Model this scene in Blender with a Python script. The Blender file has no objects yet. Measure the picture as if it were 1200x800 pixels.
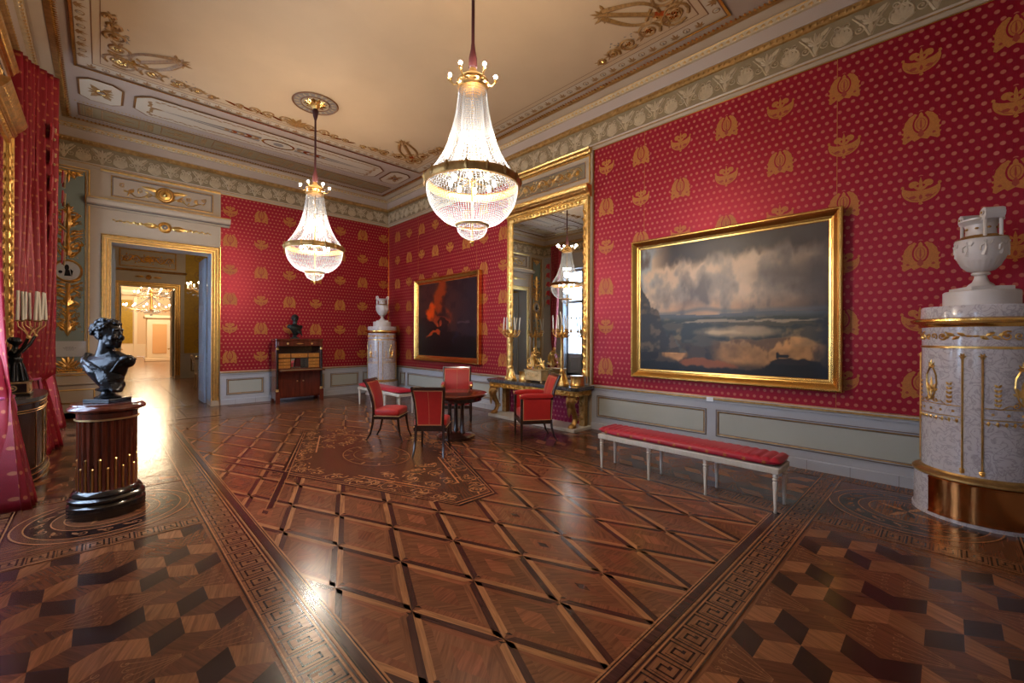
P_CH1, P_CH2, P_ARM, P_SKY, EXPO = 98, 130, 18, 17.0, 0.0
import bpy, math, random
import numpy as np
from mathutils import Vector, Matrix
PI = math.pi
R = random.Random(7)
SC = bpy.context.scene
COL = SC.collection
# ---- room measures (metres); x to the right wall, y to the back wall
XL, XR, YN, YB, ZC = -0.9, 6.275, -0.77, 11.874, 5.70
XM, YM = (XL + XR) / 2, (YN + YB) / 2
ZR, ZK = 0.787, 4.937          # chair rail top, underside of cornice

# ------------------------------------------------------------------ materials
def _n(nt, t, **kw):
    n = nt.nodes.new(t)
    for k, v in kw.items():
        setattr(n, k, v)
    return n

def mat(name, col, rough=.5, metal=0., bump=0., bscale=20., var=0., vscale=3., coat=0., spec=.5,
        sheen=0., stretch=None, attr=False, col2=None, croh=.1):
    m = bpy.data.materials.new(name); m.use_nodes = True
    nt = m.node_tree; b = nt.nodes['Principled BSDF']; L = nt.links
    b.inputs['Base Color'].default_value = (*col, 1)
    b.inputs['Roughness'].default_value = rough
    b.inputs['Metallic'].default_value = metal
    b.inputs['Specular IOR Level'].default_value = spec
    b.inputs['Coat Weight'].default_value = coat
    b.inputs['Coat Roughness'].default_value = croh
    b.inputs['Sheen Weight'].default_value = sheen
    if var or bump or attr:
        tc = _n(nt, 'ShaderNodeTexCoord'); mp = _n(nt, 'ShaderNodeMapping')
        L.new(tc.outputs['Object'], mp.inputs[0])
        if stretch: mp.inputs['Scale'].default_value = stretch
    src = None
    if attr:
        at = _n(nt, 'ShaderNodeAttribute', attribute_name='Col'); src = at.outputs['Color']
        L.new(src, b.inputs['Base Color'])
    if var:
        no = _n(nt, 'ShaderNodeTexNoise'); no.inputs['Scale'].default_value = vscale
        no.inputs['Detail'].default_value = 5; no.inputs['Roughness'].default_value = .6
        L.new(mp.outputs[0], no.inputs['Vector'])
        mr = _n(nt, 'ShaderNodeMapRange'); mr.inputs[1].default_value = .32; mr.inputs[2].default_value = .68
        L.new(no.outputs[0], mr.inputs[0])
        mx = _n(nt, 'ShaderNodeMix', data_type='RGBA')
        L.new(mr.outputs[0], mx.inputs[0])
        c2 = col2 or tuple(c * (1 - var) for c in col)
        if src is None:
            mx.inputs[6].default_value = (*c2, 1); mx.inputs[7].default_value = (*col, 1)
        else:
            mu = _n(nt, 'ShaderNodeMix', data_type='RGBA', blend_type='MULTIPLY'); mu.inputs[0].default_value = 1
            L.new(src, mu.inputs[6]); mu.inputs[7].default_value = (1 - var,) * 3 + (1,)
            L.new(mu.outputs[2], mx.inputs[6]); L.new(src, mx.inputs[7])
        L.new(mx.outputs[2], b.inputs['Base Color'])
    if bump:
        n2 = _n(nt, 'ShaderNodeTexNoise'); n2.inputs['Scale'].default_value = bscale
        n2.inputs['Detail'].default_value = 3
        L.new(mp.outputs[0], n2.inputs['Vector'])
        bp = _n(nt, 'ShaderNodeBump'); bp.inputs['Strength'].default_value = bump
        bp.inputs['Distance'].default_value = .01
        L.new(n2.outputs[0], bp.inputs['Height']); L.new(bp.outputs[0], b.inputs['Normal'])
    return m

def emit(name, col, s):
    m = bpy.data.materials.new(name); m.use_nodes = True
    nt = m.node_tree; b = nt.nodes['Principled BSDF']
    b.inputs['Base Color'].default_value = (*col, 1)
    b.inputs['Emission Color'].default_value = (*col, 1)
    b.inputs['Emission Strength'].default_value = s
    return m

M = {}
M['gilt'] = mat('gilt', (.95, .60, .19), .30, 1., bump=.5, bscale=45, var=.35, vscale=14)
M['gilt_pale'] = mat('gilt_pale', (.80, .56, .27), .38, 1., bump=.4, bscale=60, var=.3, vscale=10)
M['gilt_dull'] = mat('gilt_dull', (.52, .30, .10), .42, .85, bump=.4, bscale=60, var=.4, vscale=12)
M['gilt_frame'] = mat('gilt_frame', (.80, .47, .13), .26, 1., var=.2, vscale=6)
M['brown_line'] = mat('brown_line', (.16, .065, .018), .55)
M['brown_orn'] = mat('brown_orn', (.33, .165, .045), .5, .15, var=.45, vscale=30)
M['paint_grey'] = mat('paint_grey', (.40, .37, .345), .42, var=.08, vscale=2)
M['paint_warm'] = mat('paint_warm', (.43, .325, .22), .45, var=.08, vscale=2)
M['paint_mauve'] = mat('paint_mauve', (.36, .265, .20), .5)
M['paint_green'] = mat('paint_green', (.20, .235, .20), .5, var=.1, vscale=3)
M['panel_cream'] = mat('panel_cream', (.40, .40, .34), .45, var=.06, vscale=2)
M['panel_line'] = mat('panel_line', (.15, .115, .095), .45)
M['ceiling_paint'] = mat('ceiling_paint', (.48, .335, .195), .7, var=.07, vscale=1.2)
M['ceil_panel'] = mat('ceil_panel', (.46, .36, .25), .6)
M['cove'] = mat('cove', (.32, .24, .145), .6, var=.06, vscale=2)
M['frieze_ground'] = mat('frieze_ground', (.235, .165, .08), .6, var=.15, vscale=3)
M['frieze_relief'] = mat('frieze_relief', (.48, .355, .21), .5, var=.25, vscale=8)
M['grey_orn'] = mat('grey_orn', (.20, .16, .13), .6, var=.3, vscale=10)
M['silk_gold'] = mat('silk_gold', (.50, .17, .035), .5, var=.3, vscale=90, spec=.3)
M['mahogany'] = mat('mahogany', (.13, .022, .010), .22, var=.5, vscale=2.5, stretch=(6, 6, .8), coat=.5)
M['dark_wood'] = mat('dark_wood', (.035, .012, .008), .22, var=.4, vscale=4, coat=.5)
M['ebony'] = mat('ebony', (.012, .009, .008), .18, coat=.6)
M['amber_wood'] = mat('amber_wood', (.50, .20, .035), .35, var=.3, vscale=12)
M['brass'] = mat('brass', (.72, .46, .16), .28, 1.)
M['bronze'] = mat('bronze', (.022, .022, .024), .26, .6, var=.4, vscale=9, bump=.35, bscale=30)
M['white_paint'] = mat('white_paint', (.62, .58, .50), .35, var=.06)
M['porcelain'] = mat('porcelain', (.62, .57, .54), .35, var=.08, vscale=6)
M['candle'] = mat('candle', (.82, .78, .66), .5)
M['paper'] = mat('paper', (.42, .40, .38), .6)
M['white'] = mat('white', (.75, .75, .75), .5)
M['ink'] = mat('ink', (.05, .05, .05), .6)
M['red_rope'] = mat('red_rope', (.045, .004, .006), .6, var=.3, vscale=60)
M['copper'] = mat('copper', (.56, .21, .065), .18, 1., var=.35, vscale=2)
M['dark_stone'] = mat('dark_stone', (.10, .10, .10), .22, var=.4, vscale=9)
M['bulb'] = emit('bulb', (.86, .93, 1.), 260)
M['flame'] = emit('flame', (1., .72, .38), 60)
M['black'] = mat('black', (.01, .01, .01), .4)
M['metal_grey'] = mat('metal_grey', (.25, .25, .26), .4, .8)
M['yellow_silk'] = mat('yellow_silk', (.42, .27, .012), .55, var=.25, vscale=9)
M['yellow_orn'] = mat('yellow_orn', (.28, .17, .02), .55)
M['cream_wall'] = mat('cream_wall', (.70, .52, .33), .6)
M['cream_light'] = mat('cream_light', (.80, .68, .50), .5)
M['sash_grey'] = mat('sash_grey', (.30, .33, .37), .45)

def marble(name, base, vein, sc, w=.06):
    m = bpy.data.materials.new(name); m.use_nodes = True
    nt = m.node_tree; b = nt.nodes['Principled BSDF']; L = nt.links
    tc = _n(nt, 'ShaderNodeTexCoord'); n1 = _n(nt, 'ShaderNodeTexNoise')
    n1.inputs['Scale'].default_value = sc * .6; n1.inputs['Detail'].default_value = 4
    L.new(tc.outputs['Object'], n1.inputs['Vector'])
    n2 = _n(nt, 'ShaderNodeTexNoise'); n2.inputs['Scale'].default_value = sc; n2.inputs['Detail'].default_value = 6
    n2.inputs['Distortion'].default_value = 1.6
    L.new(tc.outputs['Object'], n2.inputs['Vector'])
    s = _n(nt, 'ShaderNodeMath', operation='SUBTRACT'); s.inputs[1].default_value = .5; L.new(n2.outputs[0], s.inputs[0])
    a = _n(nt, 'ShaderNodeMath', operation='ABSOLUTE'); L.new(s.outputs[0], a.inputs[0])
    mr = _n(nt, 'ShaderNodeMapRange'); mr.inputs[1].default_value = 0; mr.inputs[2].default_value = w
    L.new(a.outputs[0], mr.inputs[0])
    mx = _n(nt, 'ShaderNodeMix', data_type='RGBA'); L.new(mr.outputs[0], mx.inputs[0])
    mx.inputs[6].default_value = (*vein, 1); mx.inputs[7].default_value = (*base, 1)
    L.new(mx.outputs[2], b.inputs['Base Color'])
    b.inputs['Roughness'].default_value = .16
    return m
M['stove_tile'] = marble('stove_tile', (.56, .52, .53), (.37, .33, .35), 12)
M['black_marble'] = marble('black_marble', (.055, .055, .06), (.16, .15, .14), 6)

def silk(name, axis, ground, dot, p, q, u0, v0, r, metal=.55):
    """woven silk: a staggered grid of dots on a satin ground"""
    m = bpy.data.materials.new(name); m.use_nodes = True
    nt = m.node_tree; b = nt.nodes['Principled BSDF']; L = nt.links
    tc = _n(nt, 'ShaderNodeTexCoord'); sp = _n(nt, 'ShaderNodeSeparateXYZ')
    L.new(tc.outputs['UV' if axis == 'uv' else 'Object'], sp.inputs[0])
    cu, cv = (sp.outputs[0], sp.outputs[1]) if axis == 'uv' else (sp.outputs['XYZ'.index(axis)], sp.outputs[2])
    def mth(op, a, b_=None):
        n = _n(nt, 'ShaderNodeMath', operation=op)
        for i, x in enumerate((a, b_)):
            if x is None: continue
            if isinstance(x, (int, float)): n.inputs[i].default_value = x
            else: L.new(x, n.inputs[i])
        return n.outputs[0]
    def cell(sh):
        fu = mth('MULTIPLY', mth('SUBTRACT', mth('FRACT', mth('ADD', mth('DIVIDE', mth('SUBTRACT', cu, u0), p), 100.5 + sh)), .5), p)
        fv = mth('MULTIPLY', mth('SUBTRACT', mth('FRACT', mth('ADD', mth('DIVIDE', mth('SUBTRACT', cv, v0), q), 100.5 + sh)), .5), q)
        return mth('SQRT', mth('ADD', mth('MULTIPLY', fu, fu), mth('MULTIPLY', fv, fv)))
    d = mth('MINIMUM', cell(0), cell(.5))
    mr = _n(nt, 'ShaderNodeMapRange'); mr.inputs[1].default_value = r * 1.12; mr.inputs[2].default_value = r * .85
    L.new(d, mr.inputs[0])
    mp = _n(nt, 'ShaderNodeMapping'); mp.inputs['Scale'].default_value = (200, 200, 12)
    L.new(tc.outputs['Object'], mp.inputs[0])
    no = _n(nt, 'ShaderNodeTexNoise'); no.inputs['Scale'].default_value = 1.; L.new(mp.outputs[0], no.inputs['Vector'])
    g = _n(nt, 'ShaderNodeMix', data_type='RGBA'); L.new(no.outputs[0], g.inputs[0])
    g.inputs[6].default_value = tuple(c * .75 for c in ground) + (1,); g.inputs[7].default_value = tuple(c * 1.2 for c in ground) + (1,)
    mx = _n(nt, 'ShaderNodeMix', data_type='RGBA'); L.new(mr.outputs[0], mx.inputs[0])
    L.new(g.outputs[2], mx.inputs[6]); mx.inputs[7].default_value = (*dot, 1)
    L.new(mx.outputs[2], b.inputs['Base Color'])
    rr = _n(nt, 'ShaderNodeMapRange'); L.new(mr.outputs[0], rr.inputs[0])
    rr.inputs[3].default_value = .40; rr.inputs[4].default_value = .6
    me_ = _n(nt, 'ShaderNodeMapRange'); L.new(mr.outputs[0], me_.inputs[0]); me_.inputs[3].default_value = metal; me_.inputs[4].default_value = 0.
    L.new(me_.outputs[0], b.inputs['Metallic'])
    L.new(rr.outputs[0], b.inputs['Roughness'])
    b.inputs['Specular IOR Level'].default_value = .55
    b.inputs['Sheen Weight'].default_value = .12; b.inputs['Sheen Roughness'].default_value = .4
    b.inputs['Sheen Tint'].default_value = (1, .25, .3, 1)
    bp = _n(nt, 'ShaderNodeBump'); bp.inputs['Strength'].default_value = .25; bp.inputs['Distance'].default_value = .004
    L.new(no.outputs[0], bp.inputs['Height']); L.new(bp.outputs[0], b.inputs['Normal'])
    return m
RED = (.31, .0040, .020)
DOT = (.44, .105, .06)
M['silk_right'] = silk('silk_right', 'Y', RED, DOT, .0818, .1725, .705, .926, .0195)
M['silk_back'] = silk('silk_back', 'X', RED, DOT, .0818, .1725, 2.19, .926, .0195)
M['silk_plain'] = silk('silk_plain', 'Y', RED, RED, .0818, .1725, 0, 0, .0001)
M['curtain'] = silk('curtain', 'uv', (.25, .003, .012), (.42, .11, .04), .11, .22, 0, 0, .017, .15)
M['chair_red'] = mat('chair_red', (.42, .011, .008), .42, sheen=.1, var=.12, vscale=20, bump=.1, bscale=150)
M['bench_red'] = mat('bench_red', (.42, .005, .028), .42, sheen=.1, var=.15, vscale=20)
M['piping'] = mat('piping', (.62, .36, .14), .5)

def wood_floor():
    m = bpy.data.materials.new('parquet'); m.use_nodes = True
    nt = m.node_tree; b = nt.nodes['Principled BSDF']; L = nt.links
    at = _n(nt, 'ShaderNodeAttribute', attribute_name='Col')
    uv = _n(nt, 'ShaderNodeUVMap'); mp = _n(nt, 'ShaderNodeMapping'); mp.inputs['Scale'].default_value = (3.5, 55, 1)
    L.new(uv.outputs[0], mp.inputs[0])
    no = _n(nt, 'ShaderNodeTexNoise'); no.inputs['Scale'].default_value = 1.; no.inputs['Detail'].default_value = 5
    no.inputs['Distortion'].default_value = 1.2
    L.new(mp.outputs[0], no.inputs['Vector'])
    mr = _n(nt, 'ShaderNodeMapRange'); mr.inputs[1].default_value = .3; mr.inputs[2].default_value = .7
    mr.inputs[3].default_value = .62; mr.inputs[4].default_value = 1.25; L.new(no.outputs[0], mr.inputs[0])
    mu = _n(nt, 'ShaderNodeVectorMath', operation='SCALE'); L.new(at.outputs['Color'], mu.inputs[0]); L.new(mr.outputs[0], mu.inputs['Scale'])
    L.new(mu.outputs[0], b.inputs['Base Color'])
    tc = _n(nt, 'ShaderNodeTexCoord'); n2 = _n(nt, 'ShaderNodeTexNoise'); n2.inputs['Scale'].default_value = 5.
    n2.inputs['Detail'].default_value = 4
    L.new(tc.outputs['Object'], n2.inputs['Vector'])
    m2 = _n(nt, 'ShaderNodeMapRange'); m2.inputs[3].default_value = .15; m2.inputs[4].default_value = .28
    L.new(n2.outputs[0], m2.inputs[0]); L.new(m2.outputs[0], b.inputs['Roughness'])
    bp = _n(nt, 'ShaderNodeBump'); bp.inputs['Strength'].default_value = .035; bp.inputs['Distance'].default_value = .02
    L.new(n2.outputs[0], bp.inputs['Height']); L.new(bp.outputs[0], b.inputs['Normal'])
    b.inputs['Specular IOR Level'].default_value = .38
    return m
M['parquet'] = wood_floor()

def bead_mat():
    m = bpy.data.materials.new('crystal_beads'); m.use_nodes = True
    nt = m.node_tree; L = nt.links; nt.nodes.clear()
    o = _n(nt, 'ShaderNodeOutputMaterial'); t = _n(nt, 'ShaderNodeBsdfTransparent')
    tr = _n(nt, 'ShaderNodeBsdfTranslucent'); gl = _n(nt, 'ShaderNodeBsdfGlossy'); df = _n(nt, 'ShaderNodeBsdfDiffuse')
    t.inputs[0].default_value = (.97, .98, 1, 1)
    tr.inputs[0].default_value = (.32, .345, .39, 1); df.inputs[0].default_value = (.34, .37, .42, 1)
    gl.inputs['Roughness'].default_value = .12
    a = _n(nt, 'ShaderNodeMixShader'); a.inputs[0].default_value = .5; L.new(tr.outputs[0], a.inputs[1]); L.new(df.outputs[0], a.inputs[2])
    c = _n(nt, 'ShaderNodeMixShader'); c.inputs[0].default_value = .18; L.new(a.outputs[0], c.inputs[1]); L.new(gl.outputs[0], c.inputs[2])
    d = _n(nt, 'ShaderNodeMixShader'); d.inputs[0].default_value = .62; L.new(t.outputs[0], d.inputs[1]); L.new(c.outputs[0], d.inputs[2])
    L.new(d.outputs[0], o.inputs[0])
    return m
M['beads'] = bead_mat()

def mirror_mat():
    m = bpy.data.materials.new('mirror_glass'); m.use_nodes = True
    b = m.node_tree.nodes['Principled BSDF']
    b.inputs['Base Color'].default_value = (.72, .74, .72, 1); b.inputs['Metallic'].default_value = 1
    b.inputs['Roughness'].default_value = .015
    return m
M['mirror'] = mirror_mat()

def glass_mat():
    m = bpy.data.materials.new('window_glass'); m.use_nodes = True
    nt = m.node_tree; L = nt.links; nt.nodes.clear()
    o = _n(nt, 'ShaderNodeOutputMaterial'); t = _n(nt, 'ShaderNodeBsdfTransparent'); g = _n(nt, 'ShaderNodeBsdfGlossy')
    g.inputs['Roughness'].default_value = .02; t.inputs[0].default_value = (.93, .96, .98, 1)
    x = _n(nt, 'ShaderNodeMixShader'); x.inputs[0].default_value = .06
    L.new(t.outputs[0], x.inputs[1]); L.new(g.outputs[0], x.inputs[2]); L.new(x.outputs[0], o.inputs[0])
    return m
M['glass'] = glass_mat()

# ------------------------------------------------------------------ mesh building
class Fr:
    """a working plane: u, v along it and n out of it"""
    def __init__(s, o, U, V, N): s.o, s.U, s.V, s.N = map(Vector, (o, U, V, N))
    def p(s, u, v, n=0): return tuple(s.o + s.U * u + s.V * v + s.N * n)

FLOOR = Fr((0, 0, 0), (1, 0, 0), (0, 1, 0), (0, 0, 1))
CEIL = Fr((0, 0, ZC), (1, 0, 0), (0, 1, 0), (0, 0, -1))
RW = Fr((XR, 0, 0), (0, 1, 0), (0, 0, 1), (-1, 0, 0))
LW = Fr((XL, 0, 0), (0, 1, 0), (0, 0, 1), (1, 0, 0))
BW = Fr((0, YB, 0), (1, 0, 0), (0, 0, 1), (0, -1, 0))
NW = Fr((0, YN, 0), (1, 0, 0), (0, 0, 1), (0, 1, 0))
XY = FLOOR
XZ = Fr((0, 0, 0), (1, 0, 0), (0, 0, 1), (0, -1, 0))     # facing -y
YZ = Fr((0, 0, 0), (0, 1, 0), (0, 0, 1), (1, 0, 0))

class MB:
    def __init__(s): s.v, s.f, s.m, s.c, s.a = [], [], [], [], []
    def add(s, vs, fs, mi=0, col=None, ang=0.):
        b = len(s.v); s.v += [tuple(x) for x in vs]
        for f in fs:
            s.f.append(tuple(i + b for i in f)); s.m.append(mi); s.c.append(col); s.a.append(ang)
    def poly(s, fr, pts, n=0, mi=0, col=None, ang=0.):
        if len(pts) >= 3: s.add([fr.p(a, b, n) for a, b in pts], [tuple(range(len(pts)))], mi, col, ang)
    def rect(s, fr, u0, v0, u1, v1, n=0, mi=0, col=None, ang=0.):
        s.poly(fr, [(u0, v0), (u1, v0), (u1, v1), (u0, v1)], n, mi, col, ang)
    def box(s, x0, x1, y0, y1, z0, z1, mi=0, fr=None, col=None):
        P = [(x, y, z) for x in (x0, x1) for y in (y0, y1) for z in (z0, z1)]
        if fr: P = [fr.p(*p) for p in P]
        s.add(P, [(0, 1, 3, 2), (4, 6, 7, 5), (0, 4, 5, 1), (2, 3, 7, 6), (0, 2, 6, 4), (1, 5, 7, 3)], mi, col)
    def cbox(s, x0, x1, y0, y1, z0, z1, c=.005, mi=0):
        """box with chamfered edges"""
        X, Y, Z = (x0, x1), (y0, y1), (z0, z1); vs = []; ix = {}
        for i in (0, 1):
            for j in (0, 1):
                for k in (0, 1):
                    sx, sy, sz = (c, -c)[i], (c, -c)[j], (c, -c)[k]
                    for a, d in enumerate(((0, sy, sz), (sx, 0, sz), (sx, sy, 0))):
                        ix[i, j, k, a] = len(vs); vs.append((X[i] + d[0], Y[j] + d[1], Z[k] + d[2]))
        F = []
        for i in (0, 1):
            F.append([ix[i, 0, 0, 0], ix[i, 1, 0, 0], ix[i, 1, 1, 0], ix[i, 0, 1, 0]])
            F.append([ix[0, i, 0, 1], ix[1, i, 0, 1], ix[1, i, 1, 1], ix[0, i, 1, 1]])
            F.append([ix[0, 0, i, 2], ix[1, 0, i, 2], ix[1, 1, i, 2], ix[0, 1, i, 2]])
            for j in (0, 1):
                F.append([ix[i, j, 0, 0], ix[i, j, 1, 0], ix[i, j, 1, 1], ix[i, j, 0, 1]])
                F.append([ix[i, 0, j, 0], ix[i, 1, j, 0], ix[i, 1, j, 2], ix[i, 0, j, 2]])
                F.append([ix[0, i, j, 1], ix[1, i, j, 1], ix[1, i, j, 2], ix[0, i, j, 2]])
                for k in (0, 1): F.append([ix[i, j, k, 0], ix[i, j, k, 1], ix[i, j, k, 2]])
        cen = Vector(((x0 + x1) / 2, (y0 + y1) / 2, (z0 + z1) / 2)); G = []
        for f in F:
            p = [Vector(vs[q]) for q in f]; nn = (p[1] - p[0]).cross(p[2] - p[0])
            G.append(f if nn.dot(sum(p, Vector()) / len(p) - cen) > 0 else f[::-1])
        s.add(vs, G, mi)
    def prism(s, fr, pts, n0, n1, mi=0, col=None):
        k = len(pts); vs = [fr.p(a, b, n0) for a, b in pts] + [fr.p(a, b, n1) for a, b in pts]
        fs = [tuple(range(k))[::-1], tuple(range(k, 2 * k))] + [(i, (i + 1) % k, k + (i + 1) % k, k + i) for i in range(k)]
        s.add(vs, fs, mi, col)
    def loft(s, rings, closed=True, caps=True, mi=0):
        k = len(rings[0]); vs = [p for r in rings for p in r]; fs = []
        for i in range(len(rings) - 1):
            for j in range(k if closed else k - 1):
                a, b = i * k + j, i * k + (j + 1) % k
                fs.append((a, b, b + k, a + k))
        if caps and closed:
            fs.append(tuple(range(k))[::-1]); fs.append(tuple((len(rings) - 1) * k + i for i in range(k)))
        s.add(vs, fs, mi)
    def lathe(s, prof, seg=32, c=(0, 0), mi=0, a0=0., a1=2 * PI, rf=None, caps=True):
        full = abs(a1 - a0 - 2 * PI) < 1e-6; k = seg if full else seg + 1
        rings = []
        for r, z in prof:
            rings.append([(c[0] + (r if rf is None else rf(r, t, z)) * math.cos(t), c[1] + (r if rf is None else rf(r, t, z)) * math.sin(t), z)
                          for t in [a0 + (a1 - a0) * j / seg for j in range(k)]])
        s.loft(rings, closed=full, caps=caps and full, mi=mi)
    def tube(s, pts, rad, seg=8, mi=0, caps=True):
        pts = [Vector(p) for p in pts]; n = len(pts)
        if not hasattr(rad, '__len__'): rad = [rad] * n
        rings = []; up = None
        for i, p in enumerate(pts):
            t = (pts[min(i + 1, n - 1)] - pts[max(i - 1, 0)]).normalized()
            if up is None: up = t.orthogonal().normalized()
            up = (up - t * up.dot(t)).normalized(); w = t.cross(up)
            rings.append([tuple(p + (up * math.cos(a) + w * math.sin(a)) * rad[i]) for a in [2 * PI * j / seg for j in range(seg)]])
        s.loft(rings, caps=caps, mi=mi)
    def ball(s, c, r, seg=12, mi=0, sc=(1, 1, 1), half=None):
        rg = seg // 2 + 1; P = []
        for i in range(1, rg):
            ph = PI * i / rg
            P.append([(c[0] + r * sc[0] * math.sin(ph) * math.cos(t), c[1] + r * sc[1] * math.sin(ph) * math.sin(t), c[2] - r * sc[2] * math.cos(ph))
                      for t in [2 * PI * j / seg for j in range(seg)]])
        s.loft(P, mi=mi)
    def cushion(s, x0, x1, y0, y1, z0, z1, e=5., puff=.0, nu=20, mi=0, tuft=None):
        """a stuffed pad: rounded box, crowned by puff"""
        cx, cy, cz = (x0 + x1) / 2, (y0 + y1) / 2, (z0 + z1) / 2; a, b, h = (x1 - x0) / 2, (y1 - y0) / 2, (z1 - z0) / 2
        sg = lambda t, q: math.copysign(abs(t) ** q, t); k = nu * 2; rings = []
        for i in range(nu + 1):
            ph = -PI / 2 + PI * i / nu; cp, sp = sg(math.cos(ph), 2 / e), sg(math.sin(ph), 2 / e); cp = max(cp, 1e-4); ring = []
            for j in range(k):
                t = 2 * PI * j / k; x, y = a * cp * sg(math.cos(t), 2 / 8.), b * cp * sg(math.sin(t), 2 / 8.)
                z = h * sp + (puff * (1 - (x / a) ** 2) * (1 - (y / b) ** 2) if sp > 0 else 0)
                ring.append((cx + x, cy + y, cz + z))
            rings.append(ring)
        s.loft(rings, mi=mi)
    def grid(s, fn, nu, nv, mi=0, col=None):
        vs = [fn(i / nu, j / nv) for i in range(nu + 1) for j in range(nv + 1)]
        fs = [(i * (nv + 1) + j, (i + 1) * (nv + 1) + j, (i + 1) * (nv + 1) + j + 1, i * (nv + 1) + j + 1) for i in range(nu) for j in range(nv)]
        s.add(vs, fs, mi, col)
    # --- mouldings: a profile [(outward offset, height)] swept round a rectangle
    def frame(s, fr, u0, v0, u1, v1, prof, mi=0, sides='lbrt'):
        sg = lambda o: [(u0 - o, v0 - o), (u1 + o, v0 - o), (u1 + o, v1 + o), (u0 - o, v1 + o)]
        if 'b' not in sides: sg = lambda o: [(u0 - o, v0), (u1 + o, v0), (u1 + o, v1 + o), (u0 - o, v1 + o)]
        mis = mi if hasattr(mi, '__len__') else [mi] * (len(prof) - 1)
        for a in range(len(prof) - 1):
            A, B = sg(prof[a][0]), sg(prof[a + 1][0])
            for e, nm in ((0, 'b'), (1, 'r'), (2, 't'), (3, 'l')):
                if nm not in sides: continue
                f = (e + 1) % 4
                s.add([fr.p(*A[e], prof[a][1]), fr.p(*A[f], prof[a][1]), fr.p(*B[f], prof[a + 1][1]), fr.p(*B[e], prof[a + 1][1])], [(0, 1, 2, 3)], mis[a])
    # --- carved ornament
    def ridge(s, fr, pts, w, h=0., n=0., mi=0, t0=1., t1=1., col=None):
        L = []; C = []; Q = []; m = len(pts)
        for i, (x, y) in enumerate(pts):
            x0, y0 = pts[max(i - 1, 0)]; x1, y1 = pts[min(i + 1, m - 1)]
            l = math.hypot(x1 - x0, y1 - y0) or 1; nx, ny = -(y1 - y0) / l, (x1 - x0) / l
            k = w / 2 * (t0 + (t1 - t0) * i / (m - 1))
            L.append(fr.p(x + nx * k, y + ny * k, n)); Q.append(fr.p(x - nx * k, y - ny * k, n)); C.append(fr.p(x, y, n + h))
        if h: s.loft([L, C, Q], closed=False, mi=mi)
        else: s.add(L + Q, [(i, i + 1, m + i + 1, m + i) for i in range(m - 1)], mi, col)
    def leaf(s, fr, x, y, a, l, w, h=0., n=0., mi=0, col=None):
        ca, sa = math.cos(a), math.sin(a); T = lambda u, v, k=n: fr.p(x + u * ca - v * sa, y + u * sa + v * ca, k)
        P = [T(0, 0), T(.3 * l, w / 2), T(.7 * l, w * .38), T(l, 0), T(.7 * l, -w * .38), T(.3 * l, -w / 2)]
        if h: s.add(P + [T(.45 * l, 0, n + h)], [(i, (i + 1) % 6, 6) for i in range(6)], mi)
        else: s.add(P, [tuple(range(6))], mi, col)
    def disc(s, fr, x, y, r, n=0., mi=0, ry=None, k=16, h=0., col=None, a0=0):
        ry = ry or r; P = [fr.p(x + r * math.cos(a0 + 2 * PI * i / k), y + ry * math.sin(a0 + 2 * PI * i / k), n) for i in range(k)]
        if h: s.add(P + [fr.p(x, y, n + h)], [(i, (i + 1) % k, k) for i in range(k)], mi)
        else: s.add(P, [tuple(range(k))], mi, col)
    def ring(s, fr, x, y, r, w, h=0., n=0., mi=0, ry=None, k=28, col=None):
        ry = ry or r; s.ridge(fr, [(x + r * math.cos(2 * PI * i / k), y + ry * math.sin(2 * PI * i / k)) for i in range(k + 1)], w, h, n, mi, col=col)
    def rosette(s, fr, x, y, r, h=.01, n=0., mi=0, k=8, col=None):
        for i in range(k): s.leaf(fr, x, y, 2 * PI * i / k, r, r * .5, h, n, mi, col)
        s.disc(fr, x, y, r * .28, n + (h * .6 if h else .0004), mi, k=8, h=h, col=col)
    def spiral(s, fr, x, y, r, a0, turns, w, h=0., n=0., mi=0, rin=.12, col=None):
        k = max(8, int(abs(turns) * 12))
        pts = [(x + r * (1 + (rin - 1) * i / k) * math.cos(a0 + turns * 2 * PI * i / k), y + r * (1 + (rin - 1) * i / k) * math.sin(a0 + turns * 2 * PI * i / k)) for i in range(k + 1)]
        s.ridge(fr, pts, w, h, n, mi, 1., .5, col); s.disc(fr, x, y, r * rin * 1.6, n + (0 if h else .0003), mi, k=6, h=h, col=col)
    def rinceau(s, fr, x0, y0, x1, y1, per, amp, w, h=0., n=0., mi=0, leaves=True, col=None):
        """running scroll between two points"""
        L = math.hypot(x1 - x0, y1 - y0); k = max(1, round(L / per)); ca, sa = (x1 - x0) / L, (y1 - y0) / L; p = L / k
        T = lambda u, v: (x0 + u * ca - v * sa, y0 + u * sa + v * ca); A = math.atan2(sa, ca)
        s.ridge(fr, [T(L * i / (k * 8), amp * .85 * math.sin(PI * i / 8)) for i in range(k * 8 + 1)], w, h, n, mi, col=col)
        for i in range(k):
            sg = 1 if i % 2 == 0 else -1; cx, cy = T((i + .5) * p, -sg * amp * .05)
            s.spiral(fr, cx, cy, min(p * .36, amp * .75), A + PI / 2 * sg, -1.4 * sg, w, h, n, mi, col=col)
            if leaves:
                for q, (du, dv, da) in enumerate(((.1, .5, .9), (.9, -.2, -.8), (.5, -1, -1.4), (.25, -.8, -2.2), (.8, .75, .6))):
                    lx, ly = T((i + du) * p, sg * amp * dv * .8); s.leaf(fr, lx, ly, A + sg * da, amp * .55, amp * .3, h, n, mi, col)
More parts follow.
